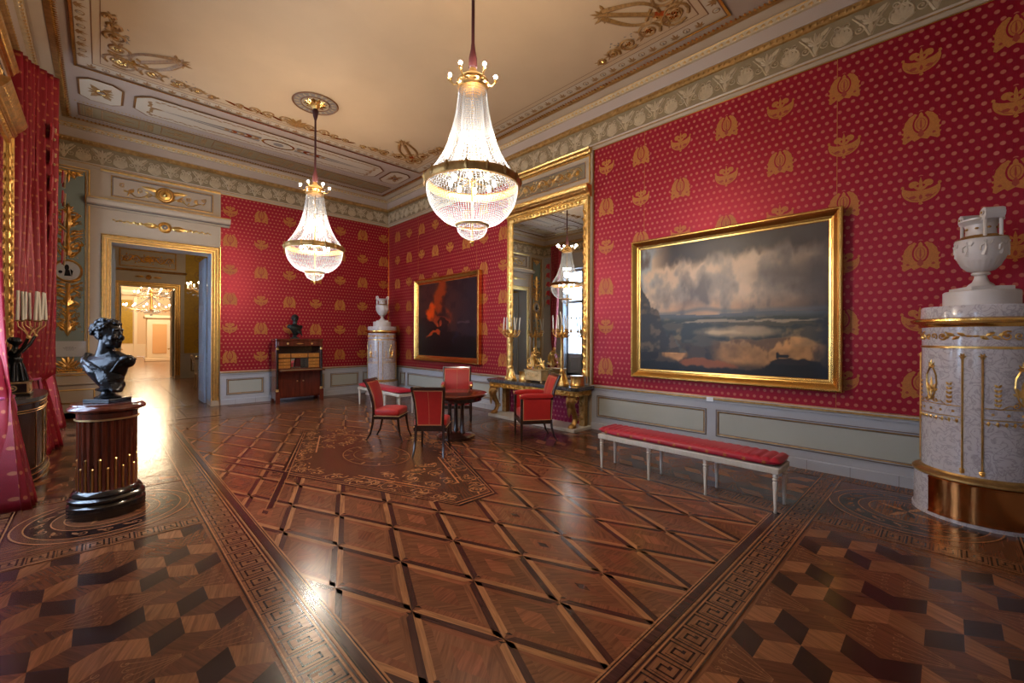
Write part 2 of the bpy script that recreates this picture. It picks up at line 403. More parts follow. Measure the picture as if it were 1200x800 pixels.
    def palmette(s, fr, x, y, a, r, h=.008, n=0., mi=0, k=7, col=None):
        for i in range(k):
            t = (i / (k - 1) - .5) * 2; s.leaf(fr, x, y, a + t * 1.25, r * (1 - .42 * abs(t)), r * .26, h, n, mi, col)
        s.disc(fr, x, y, r * .16, n + (0 if h else .0004), mi, k=8, h=h, col=col)
    def build(s, name, mats, parent=None, smooth=35., loc=None, remesh=None, its=3):
        me = bpy.data.meshes.new(name); me.from_pydata(s.v, [], s.f)
        mats = mats if isinstance(mats, (list, tuple)) else [mats]
        for m in mats: me.materials.append(M[m] if isinstance(m, str) else m)
        me.polygons.foreach_set('material_index', s.m)
        if any(c is not None for c in s.c):
            ca = me.color_attributes.new('Col', 'FLOAT_COLOR', 'CORNER'); uv = me.uv_layers.new(name='grain')
            cd = np.ones((len(me.loops), 4), np.float32); ud = np.zeros((len(me.loops), 2), np.float32); li = 0
            for f, c, a in zip(s.f, s.c, s.a):
                k = len(f); cd[li:li + k, :3] = c if c is not None else (.3, .3, .3)
                sa, cs = math.sin(a), math.cos(a)
                for q, vi in enumerate(f):
                    x, y = s.v[vi][0], s.v[vi][1]; ud[li + q] = (x * cs + y * sa, -x * sa + y * cs)
                li += k
            ca.data.foreach_set('color', cd.ravel()); uv.data.foreach_set('uv', ud.ravel())
        if smooth:
            me.polygons.foreach_set('use_smooth', [True] * len(me.polygons)); me.set_sharp_from_angle(angle=math.radians(smooth))
        me.update()
        o = bpy.data.objects.new(name, me); COL.objects.link(o)
        if loc: o.location = loc
        if parent: o.parent = parent
        if remesh:
            r = o.modifiers.new('Remesh', 'REMESH'); r.mode = 'VOXEL'; r.voxel_size = remesh; r.use_smooth_shade = True
            sm = o.modifiers.new('Smooth', 'SMOOTH'); sm.factor = .5; sm.iterations = its
        return o

def tag(o, label=None, cat=None, group=None, kind=None):
    if label: o['label'] = label
    if cat: o['category'] = cat
    if group: o['group'] = group
    if kind: o['kind'] = kind
    return o

def thing(name, label, cat, loc=(0, 0, 0), rz=0., group=None):
    o = bpy.data.objects.new(name, None); COL.objects.link(o); o.location = loc; o.rotation_euler = (0, 0, rz)
    o.empty_display_size = .1
    return tag(o, label, cat, group)

def dup(root, loc=None, rz=None, label=None, parent=None):
    c = root.copy(); COL.objects.link(c)
    if parent is not None: c.parent = parent
    if loc is not None: c.location = loc
    if rz is not None: c.rotation_euler = (0, 0, rz)
    if label: c['label'] = label
    for ch in list(root.children): dup(ch, parent=c)
    return c

def struct(o): return tag(o, kind='structure')

def clip(poly, u0, v0, u1, v1):
    for ax, lim, sg in ((0, u0, 1), (0, u1, -1), (1, v0, 1), (1, v1, -1)):
        out = []; n = len(poly)
        for i in range(n):
            a, b = poly[i], poly[(i + 1) % n]; da, db = (a[ax] - lim) * sg, (b[ax] - lim) * sg
            if da >= 0: out.append(a)
            if (da >= 0) != (db >= 0):
                t = da / (da - db); out.append((a[0] + (b[0] - a[0]) * t, a[1] + (b[1] - a[1]) * t))
        poly = out
        if len(poly) < 3: return []
    return poly
# ================================================================== THE ROOM
# ---- parquet
LT, MD, DK, RD, BK = (.36, .155, .062), (.185, .068, .029), (.052, .018, .013), (.225, .072, .031), (.022, .010, .009)
LT_DIM, MD_DIM, DK_DIM = (.235, .092, .038), (.115, .040, .019), (.030, .012, .010)  # outer block woods, light fall-off towards the corners put into the colour
def jit(c, s=.12):
    k = 1 + R.uniform(-s, s); return tuple(x * k for x in c)
g = MB()
g.rect(FLOOR, XL - .3, YN - .1, XR, YB + .45, 0, 0, MD)
fx0, fx1, fy0, fy1 = .97, 4.41, 1.12, 9.78
# field of long rhombi
px, py, ox, oy = .46, .54, 2.69 + .23 * 0, 5.42
cells = []
for i in range(-12, 13):
    for j in range(-10, 11):
        if (i + j) % 2 == 0: continue
        cx, cy = ox + i * px / 2, oy + j * py
        dia = [(cx, cy - py), (cx + px / 2, cy), (cx, cy + py), (cx - px / 2, cy)]
        q = clip(dia, fx0, fy0, fx1, fy1)
        if not q: continue
        tri = [((cx, cy), dia[0], dia[1]), ((cx, cy), dia[1], dia[2]), ((cx, cy), dia[2], dia[3]), ((cx, cy), dia[3], dia[0])]
        for k, t in enumerate(tri):
            t = clip(list(t), fx0, fy0, fx1, fy1)
            if t: g.poly(FLOOR, t, .0004, 0, jit(RD if k % 2 else MD, .15), (1.17, -1.17, 1.17, -1.17)[k] + PI / 2 * (k > 1))
        for sc, c, n_ in ((.62, jit(MD, .2), .0007), (.30, jit(RD, .2), .001), (.12, DK, .0013)):
            if sc < .2 and (i * 7 + j * 3) % 5: continue
            q = clip([(cx + (a - cx) * sc, cy + (b - cy) * sc) for a, b in dia], fx0, fy0, fx1, fy1)
            if q: g.poly(FLOOR, q, n_, 0, c, R.uniform(-1, 1))
for i in range(-12, 13):
    for j in range(-10, 11):
        if (i + j) % 2: continue
        x, y = ox + i * px / 2, oy + (j - 1) * py + py * 1
        for sg in (1, -1):
            x2, y2 = x + sg * px / 2, y + py; l = math.hypot(px / 2, py); tx, ty = (x2 - x) / l, (y2 - y) / l; nx, ny = -ty, tx
            w, e = .040, .05; fl = 1 if (j % 2 == 0) else -1
            for s_, c in ((fl, LT), (-fl, DK)):
                q = [(x, y), (x + tx * e + nx * w * s_, y + ty * e + ny * w * s_), (x2 - tx * e + nx * w * s_, y2 - ty * e + ny * w * s_), (x2, y2)]
                q = clip(q, fx0, fy0, fx1, fy1)
                if q: g.poly(FLOOR, q, .0016, 0, jit(c), math.atan2(ty, tx))
        for a in (.0, PI):
            q = clip([(x + .05 * math.cos(a + t) + .012, y + .03 * math.sin(a + t)) for t in (-.5, .5, 1.2)], fx0, fy0, fx1, fy1)
            if q: g.poly(FLOOR, q, .002, 0, BK)
# centre marquetry: a long hexagon
hx_ = [(2.46, 3.26), (2.92, 3.26), (3.84, 5.42), (2.92, 7.58), (2.46, 7.58), (1.54, 5.42)]
def sc_hex(k): return [(2.69 + (a - 2.69) * k, 5.42 + (b - 5.42) * (1 - (1 - k) * .55)) for a, b in hx_]
for k, c, n_ in ((1.03, BK, .0022), (1.0, LT, .0025), (.985, DK, .0028), (.955, LT, .0031), (.945, jit(RD), .0034)):
    g.poly(FLOOR, sc_hex(k), n_, 0, c, .4)
g.poly(FLOOR, sc_hex(.94), .0036, 0, (.115, .043, .021), 1.2)
ORN = (.25, .105, .045)
for k in (.72, .70):
    pass
ORN2 = (.40, .18, .075)
for sx in (-1, 1):
    g.ridge(FLOOR, [(2.69 + sx * .14, 3.75), (2.69 + sx * .55, 4.75)], .02, 0, .0040, col=(.5, .2, .08))
    g.ridge(FLOOR, [(2.69 + sx * .20, 3.75), (2.69 + sx * .61, 4.75)], .008, 0, .0040, col=(.5, .2, .08))
    g.ridge(FLOOR, [(2.69 + sx * .14, 7.09), (2.69 + sx * .55, 6.09)], .02, 0, .0040, col=(.5, .2, .08))
    for sy in (-1, 1):
        for (a, b, r_, t, tr) in ((.16, 1.95, .09, 0, 1.5), (.32, 1.62, .10, 2, -1.6), (.45, 1.25, .11, 1, 1.5), (.62, .9, .11, 3, -1.5), (.78, .52, .10, 0, 1.4), (.88, .22, .07, 2, -1.3),
                                 (.10, 1.55, .07, 1, -1.3), (.17, 1.2, .09, 3, 1.4), (.3, .9, .08, 2, -1.4), (.08, .95, .06, 0, 1.2), (.95, .06, .06, 0, 1.2), (.25, 1.85, .05, 1, 1.2), (.52, 1.05, .05, 2, 1.2), (.70, .75, .05, 0, 1.2)):
            if sy > 0 and a < .0: continue
            g.spiral(FLOOR, 2.69 + sx * a, 5.42 + sy * b, r_ * 1.15, t, tr * sx * sy, .013, 0, .0042, col=jit(ORN2))
            for q in range(8):
                g.leaf(FLOOR, 2.69 + sx * (a + R.uniform(-.09, .07)), 5.42 + sy * (b + R.uniform(-.14, .12)), R.uniform(0, 6.3), .085, .020, 0, .0044, col=jit(ORN2, .25))
for r_, w, c in ((1., .02, DK), (.92, .008, LT), (.80, .015, DK), (.62, .008, ORN)):
    g.ring(FLOOR, 2.69, 5.42, .42 * r_, w, 0, .0042, ry=.62 * r_, col=c, k=40)
for i in range(12):
    a = i * PI / 6; g.leaf(FLOOR, 2.69 + .30 * math.cos(a), 5.42 + .45 * math.sin(a), a, .09, .04, 0, .0044, col=jit(ORN))
g.rosette(FLOOR, 2.69, 5.42, .2, 0, .0042, k=8, col=ORN)
# the dark ribbons that leave the side points of the hexagon
for sx in (-1, 1):
    bx = 2.69 + sx * 1.15
    for sy in (-1, 1):
        ex, ey = bx + sx * .46 * .95, 5.42 + sy * 1.08 * .95
        q = clip([(bx, 5.42), (ex, ey), (ex + .05, ey), (bx + .05, 5.42)], fx0, fy0, fx1, fy1)
        if q: g.poly(FLOOR, q, .0046, 0, BK)
        for d in (-.014, .058):
            q = clip([(bx + d, 5.42), (ex + d, ey), (ex + d + .01, ey), (bx + d + .01, 5.42)], fx0, fy0, fx1, fy1)
            if q: g.poly(FLOOR, q, .0048, 0, LT)
# framing bands: greek key
def keyband(u0, v0, u1, v1):
    hor = (u1 - u0) > (v1 - v0); L = (u1 - u0) if hor else (v1 - v0); W = (v1 - v0) if hor else (u1 - u0)
    g.rect(FLOOR, u0, v0, u1, v1, .0030, 0, MD, 0 if hor else PI / 2)
    T = (lambda a, b: (u0 + a, v0 + b)) if hor else (lambda a, b: (u0 + b, v0 + a))
    def ln(a0, b0, a1, b1, w, c, n_=.0036):
        (p, q), (r_, s_) = T(min(a0, a1) - w / 2, min(b0, b1) - w / 2), T(max(a0, a1) + w / 2, max(b0, b1) + w / 2)
        g.rect(FLOOR, max(p, u0), max(q, v0), min(r_, u1), min(s_, v1), n_, 0, c)
    for b in (.006, W - .006): ln(0, b, L, b, .009, BK)
    for b in (.018, W - .018): ln(0, b, L, b, .007, LT)
    m = .030; k = max(1, round(L / .155)); p = L / k; H = W - 2 * m
    P = [(0, 0), (0, 1), (.86, 1), (.86, .22), (.30, .22), (.30, .74), (.60, .74), (.60, .48)]
    Q = [(.13, .86), (.13, .06), (1.0, .06)]
    for i in range(k):
        a = i * p
        g.rect(FLOOR, *T(a + .006, m * .9), *T(a + p - .01, W - m * .9), .0033, 0, (.20, .082, .036))
        for q in range(len(P) - 1): ln(a + p * P[q][0] * .94, m + H * P[q][1], a + p * P[q + 1][0] * .94, m + H * P[q + 1][1], .011, BK)
        for q in range(2): ln(a + p * Q[q][0] * .94, m + H * Q[q][1], a + p * Q[q + 1][0] * .94, m + H * Q[q + 1][1], .006, DK)
        ln(a + p * .56, m + H * .47, a + p * .62, m + H * .47, .018, BK, .0037)
bx0, bx1, by0, by1 = .64, 4.74, .83, 10.07
keyband(bx0, by0 + .22, bx0 + .235, by1 - .22); keyband(bx1 - .235, by0 + .22, bx1, by1 - .22)
keyband(bx0 - .9, by0, bx1 + 1.3, by0 + .22); keyband(bx0 - .9, by1 - .22, bx1 + 1.3, by1)
keyband(bx1 - .235, YN + .40, bx1, by0); keyband(bx0, YN + .40, bx0 + .235, by0)
keyband(bx1 - .235, by1, bx1, YB - .4); keyband(bx0, by1, bx0 + .235, YB - .4)
for o, w, c in ((.0, .014, LT), (.012, .008, BK), (.022, .048, BK), (.070, .008, LT), (.078, .006, BK), (.086, .010, LT)):
    a0, a1, b0, b1 = bx0 + .24 + o, bx1 - .24 - o, by0 + .225 + o, by1 - .225 - o
    for r_ in ((a0, b0, a0 + w, b1), (a1 - w, b0, a1, b1), (a0, b0, a1, b0 + w), (a0, b1 - w, a1, b1)): g.rect(FLOOR, *r_, .0034, 0, c if o != .022 else (.052, .02, .016), PI / 2)
# outer zones: tumbling blocks and fan inlays
def cubes(T, c0, c1, l0, l1, cells_):
    """T maps (across, along); c0 centre line, the blocks lie either side"""
    u = .184; hgt = (c1 - c0) / 4
    for sd in (1, -1):
        for q in range(cells_[0], cells_[1]):
            cx = l0 + q * 4 * u; cy = 2
            V = lambda a, b: T(c0 + sd * hgt * b, cx + u * (a))
            dd = [(1, 0), (.5, 1), (-.5, 1), (-1, 0), (-.5, -1), (.5, -1)]
            for k in range(6):
                for (b0, i, j) in (((0, 2), k, (k + 1) % 6), ((dd[k][0], 2 + dd[k][1]), (k - 1) % 6, (k + 1) % 6)):
                    I, J = dd[i], dd[j]; key = (i % 3) + (j % 3)
                    P = [V(*b0), V(b0[0] + I[0], b0[1] + I[1]), V(b0[0] + I[0] + J[0], b0[1] + I[1] + J[1]), V(b0[0] + J[0], b0[1] + J[1])]
                    P = clip(P, *l1)
                    if P: g.poly(FLOOR, P, .0020, 0, jit({1: DK_DIM, 2: LT_DIM, 3: MD_DIM}[key], .18), (.2, 1.3, -1.1)[key - 1] + R.uniform(-.2, .2))
            # fans between the hexagons
            for (a0, b0, bt) in ((2, 2, 0), (2, 2, 4)):
                P = clip([V(2, 2), V(1, bt), V(3, bt)], *l1)
                if P: g.poly(FLOOR, P, .0017, 0, (.13, .045, .02), 1.2)
                for z in range(-2, 3):
                    A, B = V(2 + z * .03, 2 + (bt - 2) * .12), V(2 + z * .30, 2 + (bt - 2) * .82)
                    if l1[0] < B[0] < l1[2] and l1[1] < B[1] < l1[3] and l1[0] < A[0] < l1[2] and l1[1] < A[1] < l1[3]:
                        m_ = ((A[0] * .4 + B[0] * .6) + (B[1] - A[1]) * .03 * z, (A[1] * .4 + B[1] * .6) + (B[0] - A[0]) * .03 * z)
                        g.ridge(FLOOR, [A, m_, B], .0045, 0, .0026, col=ORN)
                        g.spiral(FLOOR, B[0], B[1], .022, z, 1.1, .005, 0, .0026, col=ORN)
zone = lambda r_: g.rect(FLOOR, *r_, .0012, 0, (.13, .046, .022))
Zn = (-.9, YN + .40, bx1 - .26, by0 - .02); zone(Zn)
cubes(lambda a, b: (b, a), .235, .83, 3.366 - .184 * 4 * 3, Zn, (-2, 6))
for r_ in ((-.54, 6.12, bx0 - .02, by1), (-.54, .9, bx0 - .02, 4.44)):
    zone(r_); cubes(lambda a, b: (a, b), .04, .62, 3.78, r_, (-5, 10))
for r_ in ((bx1 + .02, 6.3, 6.0, by1), (bx1 + .02, .9, 6.0, 4.7)):
    zone(r_); cubes(lambda a, b: (a, b), 5.39, 5.98, 3.5, r_, (-5, 10))
# medallions
def medal(x, y, r_, sq):
    zone(sq)
    for k, c, n_ in ((1., BK, .0030), (.985, LT, .0032), (.965, (.11, .04, .02), .0034), (.86, LT, .0036), (.845, BK, .0038), (.60, LT, .0042), (.585, (.12, .045, .022), .0044), (.47, LT, .0046), (.455, (.17, .065, .03), .0048)):
        g.disc(FLOOR, x, y, r_ * k, n_, k=56, col=c)
    for i in range(16):
        a = i * PI / 8
        g.spiral(FLOOR, x + r_ * .72 * math.cos(a), y + r_ * .72 * math.sin(a), .042, a, 1.3 if i % 2 else -1.3, .010, 0, .0042, col=ORN)
        g.leaf(FLOOR, x + r_ * .66 * math.cos(a + .2), y + r_ * .66 * math.sin(a + .2), a + 1.2, .09, .03, 0, .0041, col=ORN)
    for i in range(8): g.leaf(FLOOR, x, y, i * PI / 4 + .3, r_ * (.42 if i % 2 else .3), .05, 0, .0050, col=LT if i % 2 else BK)
medal(.055, 5.28, .60, (-.54, 4.66, bx0 - .02, 5.93)); medal(5.38, .26, .60, (bx1 + .02, YN + .4, 6.0, .83))
medal(5.38, 5.5, .60, (bx1 + .02, 4.7, 6.0, 6.3)); medal(5.38, 10.75, .6, (bx1 + .02, by1, 6.0, 11.4)); medal(.055, 10.75, .58, (-.54, by1, bx0 - .02, 11.4))
for r_ in ((-.54, 4.45, bx0, 4.65), (-.54, 5.94, bx0, 6.12)): keyband(*r_)
keyband(bx1, 6.1, 6.0, 6.3); keyband(bx1, 4.7, 6.0, 4.9)
keyband(XL + .03, YN + .05, XL + .36, YB - .1); keyband(XR - .27, YN + .05, XR - .03, YB - .1)
keyband(XL + .36, YN + .05, XR - .3, YN + .38); keyband(2.1, YB - .46, XR - .3, YB - .2)
# plain boards on the walk from the door, a few broad planks
for i in range(3):
    for j in range(6): g.rect(FLOOR, .1 + i * .56, 10.3 + j * .27, .65 + i * .56, 10.56 + j * .27, .0054, 0, jit((.17, .085, .05), .12), 0)
floor = struct(g.build('floor', 'parquet', smooth=0))

# ---- walls
W_D0, W_D1, W_DZ = .15, 1.81, 3.50
b = MB()
b.box(XR, XR + .3, YN - .3, YB + .4, -.02, ZC + .1)
struct(b.build('wall_right', 'silk_right', smooth=0))
b = MB()
b.rect(BW, 1.99, ZR - .05, XR, ZK + .05, 0, 0)                                     # silk
b.box(W_D1 + .004, XR, -.42, -.001, -.02, ZC + .1, 1, Fr((0, YB, 0), (1, 0, 0), (0, -1, 0), (0, 0, 1)))
b.box(XL - .4, W_D0 - .004, -.42, -.001, -.02, ZC + .1, 1, Fr((0, YB, 0), (1, 0, 0), (0, -1, 0), (0, 0, 1)))
b.box(W_D0 - .004, W_D1 + .004, -.42, -.001, W_DZ + .004, ZC + .1, 1, Fr((0, YB, 0), (1, 0, 0), (0, -1, 0), (0, 0, 1)))
b.box(XL, 1.99, 0, .012, W_DZ + .22, ZC, 1, Fr((0, YB, 0), (1, 0, 0), (0, -1, 0), (0, 0, 1)))
b.box(XL, .0, 0, .012, 0, W_DZ + .22, 1, Fr((0, YB, 0), (1, 0, 0), (0, -1, 0), (0, 0, 1)))
struct(b.build('wall_back', ['silk_back', 'paint_warm'], smooth=0))
b = MB()
b.box(XL - .4, XR + .3, YN - .3, YN, -.02, ZC + .1)
struct(b.build('wall_near', 'paint_grey', smooth=0))
WY = (1.05, 5.55, 10.05)          # window centres in the left wall
WW, WZ0, WZ1 = .78, .10, 4.35
b = MB(); ys = [YN - .3]
for w in WY: ys += [w - WW, w + WW]
ys.append(YB + .4)
for i in range(0, len(ys), 2): b.box(XL - .4, XL, ys[i], ys[i + 1], -.02, ZC + .1)
for w in WY:
    b.box(XL - .4, XL, w - WW, w + WW, WZ1, ZC + .1); b.box(XL - .4, XL, w - WW, w + WW, -.02, WZ0)
struct(b.build('wall_left', 'paint_grey', smooth=0))

# ---- windows
for i, w in enumerate(WY):
    b = MB(); x0, x1 = XL - .34, XL - .27
    b.cbox(x0, x1, w - WW, w - WW + .08, WZ0, WZ1, .008); b.cbox(x0, x1, w + WW - .08, w + WW, WZ0, WZ1, .008)
    b.cbox(x0, x1, w - WW, w + WW, WZ1 - .1, WZ1, .008); b.cbox(x0, x1, w - WW, w + WW, WZ0, WZ0 + .12, .008)
    b.cbox(x0, x1, w - .05, w + .05, WZ0, WZ1, .008); b.cbox(x0, x1, w - WW, w + WW, 3.0, 3.12, .008)
    for z in (1.25, 1.82, 2.4): b.cbox(x0 + .015, x1 - .015, w - WW, w + WW, z, z + .035, .005)
    b.cbox(x0 - .0, x1, w - WW, w + WW, WZ0, 1.0, .008)                                   # solid lower panels
    for s_ in (-1, 1):
        b.frame(Fr((x1, 0, 0), (0, 1, 0), (0, 0, 1), (1, 0, 0)), w + s_ * .36 - .22, .3, w + s_ * .36 + .22, .85, [(0, 0), (-.02, .02), (-.04, .005)])
        b.cbox(XL - .27, XL - .0, w + s_ * (WW - .005) - .012, w + s_ * (WW - .005) + .012, WZ0, WZ1, .004)
    if i == 0:      # unseen half-closed shutters, added to cut daylight on the right wall
        for s_ in (-1, 1):
            b.cbox(XL - .16, XL - .12, min(w + s_ * .16, w + s_ * WW), max(w + s_ * .16, w + s_ * WW), WZ0 + .02, WZ1 - .02, .006)
            for z0, z1 in ((.3, 1.4), (1.6, 2.8), (3.0, 4.15)): b.frame(Fr((XL - .12, 0, 0), (0, 1, 0), (0, 0, 1), (1, 0, 0)), w + s_ * .47 - .2, z0, w + s_ * .47 + .2, z1, [(0, 0), (-.02, .015), (-.04, .003)])
    o = struct(b.build('window_%d' % (i + 1), 'sash_grey', smooth=0))
    p = MB(); p.box(XL - .31, XL - .304, w - WW + .05, w + WW - .05, 1.0, WZ1 - .05); p.build('pane', 'glass', o, smooth=0)

# ---- ceiling
b = MB(); b.box(XL - .4, XR + .3, YN - .3, YB + .4, ZC, ZC + .2)
struct(b.build('ceiling', 'ceiling_paint', smooth=0))
c = MB()   # painted and gilded ceiling decoration
def band(d0, d1, e0, e1, mi, n=.003):
    """a flat ring: d from the long walls, e from the short walls"""
    A = (XL + d0, YN + e0, XR - d0, YB - e0); B_ = (XL + d1, YN + e1, XR - d1, YB - e1)
    P = [(A[0], A[1]), (A[2], A[1]), (A[2], A[3]), (A[0], A[3])]; Q = [(B_[0], B_[1]), (B_[2], B_[1]), (B_[2], B_[3]), (B_[0], B_[3])]
    for i in range(4):
        j = (i + 1) % 4; c.poly(CEIL, [P[i], P[j], Q[j], Q[i]], n, mi)
# materials 0 cove 1 gilt_dull 2 mauve 3 gilt 4 brown line 5 ceil_panel 6 brown_orn 7 grey_orn 8 ceiling_paint 9 green
band(.20, .37, .20, .37, 0)
band(.37, .46, .37, .46, 1, .012)
band(.46, .60, .46, 2.75, 2, .002)
band(.583, .630, 2.685, 2.735, 4, .022); band(.594, .622, 2.69, 2.72, 3, .026)
band(.63, .785, 2.735, 2.885, 5, .004); band(.785, .797, 2.885, 2.90, 4, .006); band(.797, .872, 2.90, 2.975, 8, .004); band(.872, .882, 2.975, 2.99, 4, .006)
# fringe of small leaves on the ring
def walk(u0, v0, u1, v1, st):
    L = math.hypot(u1 - u0, v1 - v0); k = max(1, int(L / st)); a = math.atan2(v1 - v0, u1 - u0)
    return [(u0 + (u1 - u0) * (i + .5) / k, v0 + (v1 - v0) * (i + .5) / k, a) for i in range(k)]
for (p0, p1, into) in (((XL + .45, YN + .45), (XL + .45, YB - .45), 0), ((XL + .45, YB - .45), (XR - .45, YB - .45), -PI / 2), ((XR - .45, YN + .45), (XR - .45, YB - .45), PI)):
    for (x, y, a) in walk(*p0, *p1, .055): c.leaf(CEIL, x - .03 * math.cos(into), y - .03 * math.sin(into), into, .075, .034, .014, .012, 3)
# anthemion band next to the gold line
for (p0, p1, into) in (((XL + .63, 2.2), (XL + .63, 8.9), 0), ((XL + .7, YB - 2.74), (XR - .7, YB - 2.74), -PI / 2), ((XR - .63, 2.2), (XR - .63, 8.9), PI), ((XL + .7, YN + 2.74), (XR - .7, YN + 2.74), PI / 2)):
    for i, (x, y, a) in enumerate(walk(*p0, *p1, .16)):
        X, Y = x + .018 * math.cos(into), y + .018 * math.sin(into)
        if i % 2 == 0: c.palmette(CEIL, X, Y, into, .115, .004, .005, 6, k=5)
        else:
            c.ring(CEIL, X + .045 * math.cos(into), Y + .045 * math.sin(into), .042, .012, .004, .005, 6, k=10); c.palmette(CEIL, X + .01 * math.cos(into), Y + .01 * math.sin(into), into, .06, .004, .005, 7, k=3)
# end compartments: octagons and a long panel
def octo(x0, y0, x1, y1, ch, orn):
    P = [(x0 + ch, y0), (x1 - ch, y0), (x1, y0 + ch), (x1, y1 - ch), (x1 - ch, y1), (x0 + ch, y1), (x0, y1 - ch), (x0, y0 + ch)]
    sc = lambda o: [(min(max(a, x0 + o), x1 - o) if 1 else a, min(max(b_, y0 + o), y1 - o)) for a, b_ in P]
    def ins(o):
        k = o * .41; return [(x0 + ch + k, y0 + o), (x1 - ch - k, y0 + o), (x1 - o, y0 + ch + k), (x1 - o, y1 - ch - k), (x1 - ch - k, y1 - o), (x0 + ch + k, y1 - o), (x0 + o, y1 - ch - k), (x0 + o, y0 + ch + k)]
    c.poly(CEIL, P, .012, 4); c.poly(CEIL, ins(.022), .018, 3); c.poly(CEIL, ins(.034), .020, 5)
    if orn:
        mx, my = (x0 + x1) / 2, (y0 + y1) / 2
        for s_ in (-1, 1):
            for t in (-1, 1):
                c.spiral(CEIL, mx + s_ * .07, my + t * .13, .06, 0, 1.4 * s_ * t, .018, .006, .021, 6)
                c.leaf(CEIL, mx, my, t * PI / 2 + s_ * .5, .27, .09, .006, .021, 6); c.leaf(CEIL, mx + s_ * .03, my, (0 if s_ > 0 else PI) + t * .5, .15, .07, .006, .021, 6)
        c.ring(CEIL, mx, my, .07, .02, .006, .022, 3, k=14); c.rosette(CEIL, mx, my, .06, .006, .022, 7, k=6)
for sy in (1, -1):
    Yf = (lambda y: y) if sy > 0 else (lambda y: 2 * YM - y)
    def yy(a, b_): return (min(Yf(a), Yf(b_)), max(Yf(a), Yf(b_)))
    a, b_ = yy(9.48, 10.37)
    octo(-.30, a, .27, b_, .14, 1); octo(5.11, a, 5.68, b_, .14, 1); octo(.39, a, 4.99, b_, .20, 0)
    my = (a + b_) / 2
    # garland and medallion in the long panel
    for t in (-1, 1):
        for (x, y, an) in walk(.62, my + t * .30, 4.76, my + t * .30, .075): c.leaf(CEIL, x, y, R.uniform(-.5, .5), .10, .045, .004, .021, 6)
        c.poly(CEIL, [(.75, my), (2.35, my + .03), (2.35, my + t * .13)] if t > 0 else [(.75, my), (2.35, my + t * .13), (2.35, my - .03)], .0212, 7)
        c.poly(CEIL, [(4.63, my), (3.03, my + .03), (3.03, my + t * .13)] if t > 0 else [(4.63, my), (3.03, my + t * .13), (3.03, my - .03)], .0212, 7)
        for s_ in (-1, 1):
            for i in range(5): c.leaf(CEIL, 2.69 + s_ * (.36 + i * .13), my, (0 if s_ > 0 else PI) + t * .55, .17 - i * .012, .07, .006, .022, 3 if i % 2 else 6)
    for x in (.62, 4.76):
        for (q, y, an) in walk(x, my - .3, x, my + .3, .07): c.leaf(CEIL, x, y, PI / 2 + R.uniform(-.5, .5), .11, .06, .004, .021, 6)
        c.leaf(CEIL, x, my, 0 if x < 2 else PI, .2, .06, .004, .021, 6)
    c.disc(CEIL, 2.69, my, .30, .023, 6, ry=.17, k=28); c.disc(CEIL, 2.69, my, .27, .025, 5, ry=.145, k=28); c.disc(CEIL, 2.69, my, .10, .027, 7, ry=.08, k=14)
    c.ring(CEIL, 2.69, my, .30, .035, .012, .023, 3, ry=.17)
    # the strip of small panels towards the wall
    a, b_ = yy(10.66, 11.22); x = -.32; k = 0
    c.rect(CEIL, -.32, a, 5.70, b_, .006, 9)
    c.frame(CEIL, -.32, a, 5.70, b_, [(0, .004), (-.01, .014), (-.035, .008)], 4)
    while x < 5.5:
        if k % 2 == 0:
            for q in range(4): c.ridge(CEIL, [(x + .07 + q * .04, a + .06), (x + .07 + q * .04, b_ - .06)], .014, .006, .007, 6)
            c.leaf(CEIL, x + .15, a + .1, PI / 2, b_ - a - .2, .10, .008, .008, 6); x += .30
        else:
            c.frame(CEIL, x + .03, a + .09, x + .52, b_ - .09, [(0, .006), (.012, .014), (.024, .006)], 6)
            c.rosette(CEIL, x + .275, (a + b_) / 2, .13, .008, .008, 6, k=6); c.leaf(CEIL, x + .3, (a + b_) / 2, 0, .2, .07, .008, .008, 6); c.leaf(CEIL, x + .25, (a + b_) / 2, PI, .2, .07, .008, .008, 6); x += .55
        k += 1
    for e in (10.56, 11.28):
        for (x, y, an) in walk(-.36, Yf(e), 5.74, Yf(e), .05): c.leaf(CEIL, x, y, PI / 2 * sy, .045, .03, .008, .005, 1)
    # mid ornament of the end of the field
    fy = Yf(8.87)
    for s_ in (-1, 1):
        for i, (dx, dr) in enumerate(((.22, .13), (.48, .12), (.72, .10), (.93, .08))):
            c.spiral(CEIL, 2.69 + s_ * dx, fy - sy * (dr + .02), dr, 1, 1.6 * s_ * (-1) ** i, .048, .012, .004, 6)
            c.leaf(CEIL, 2.69 + s_ * dx, fy - sy * .03, (0 if s_ > 0 else PI) - s_ * sy * .4, .26, .07, .008, .004, 3)
    c.palmette(CEIL, 2.69, fy - sy * .02, -PI / 2 * sy, .36, .012, .005, 6)
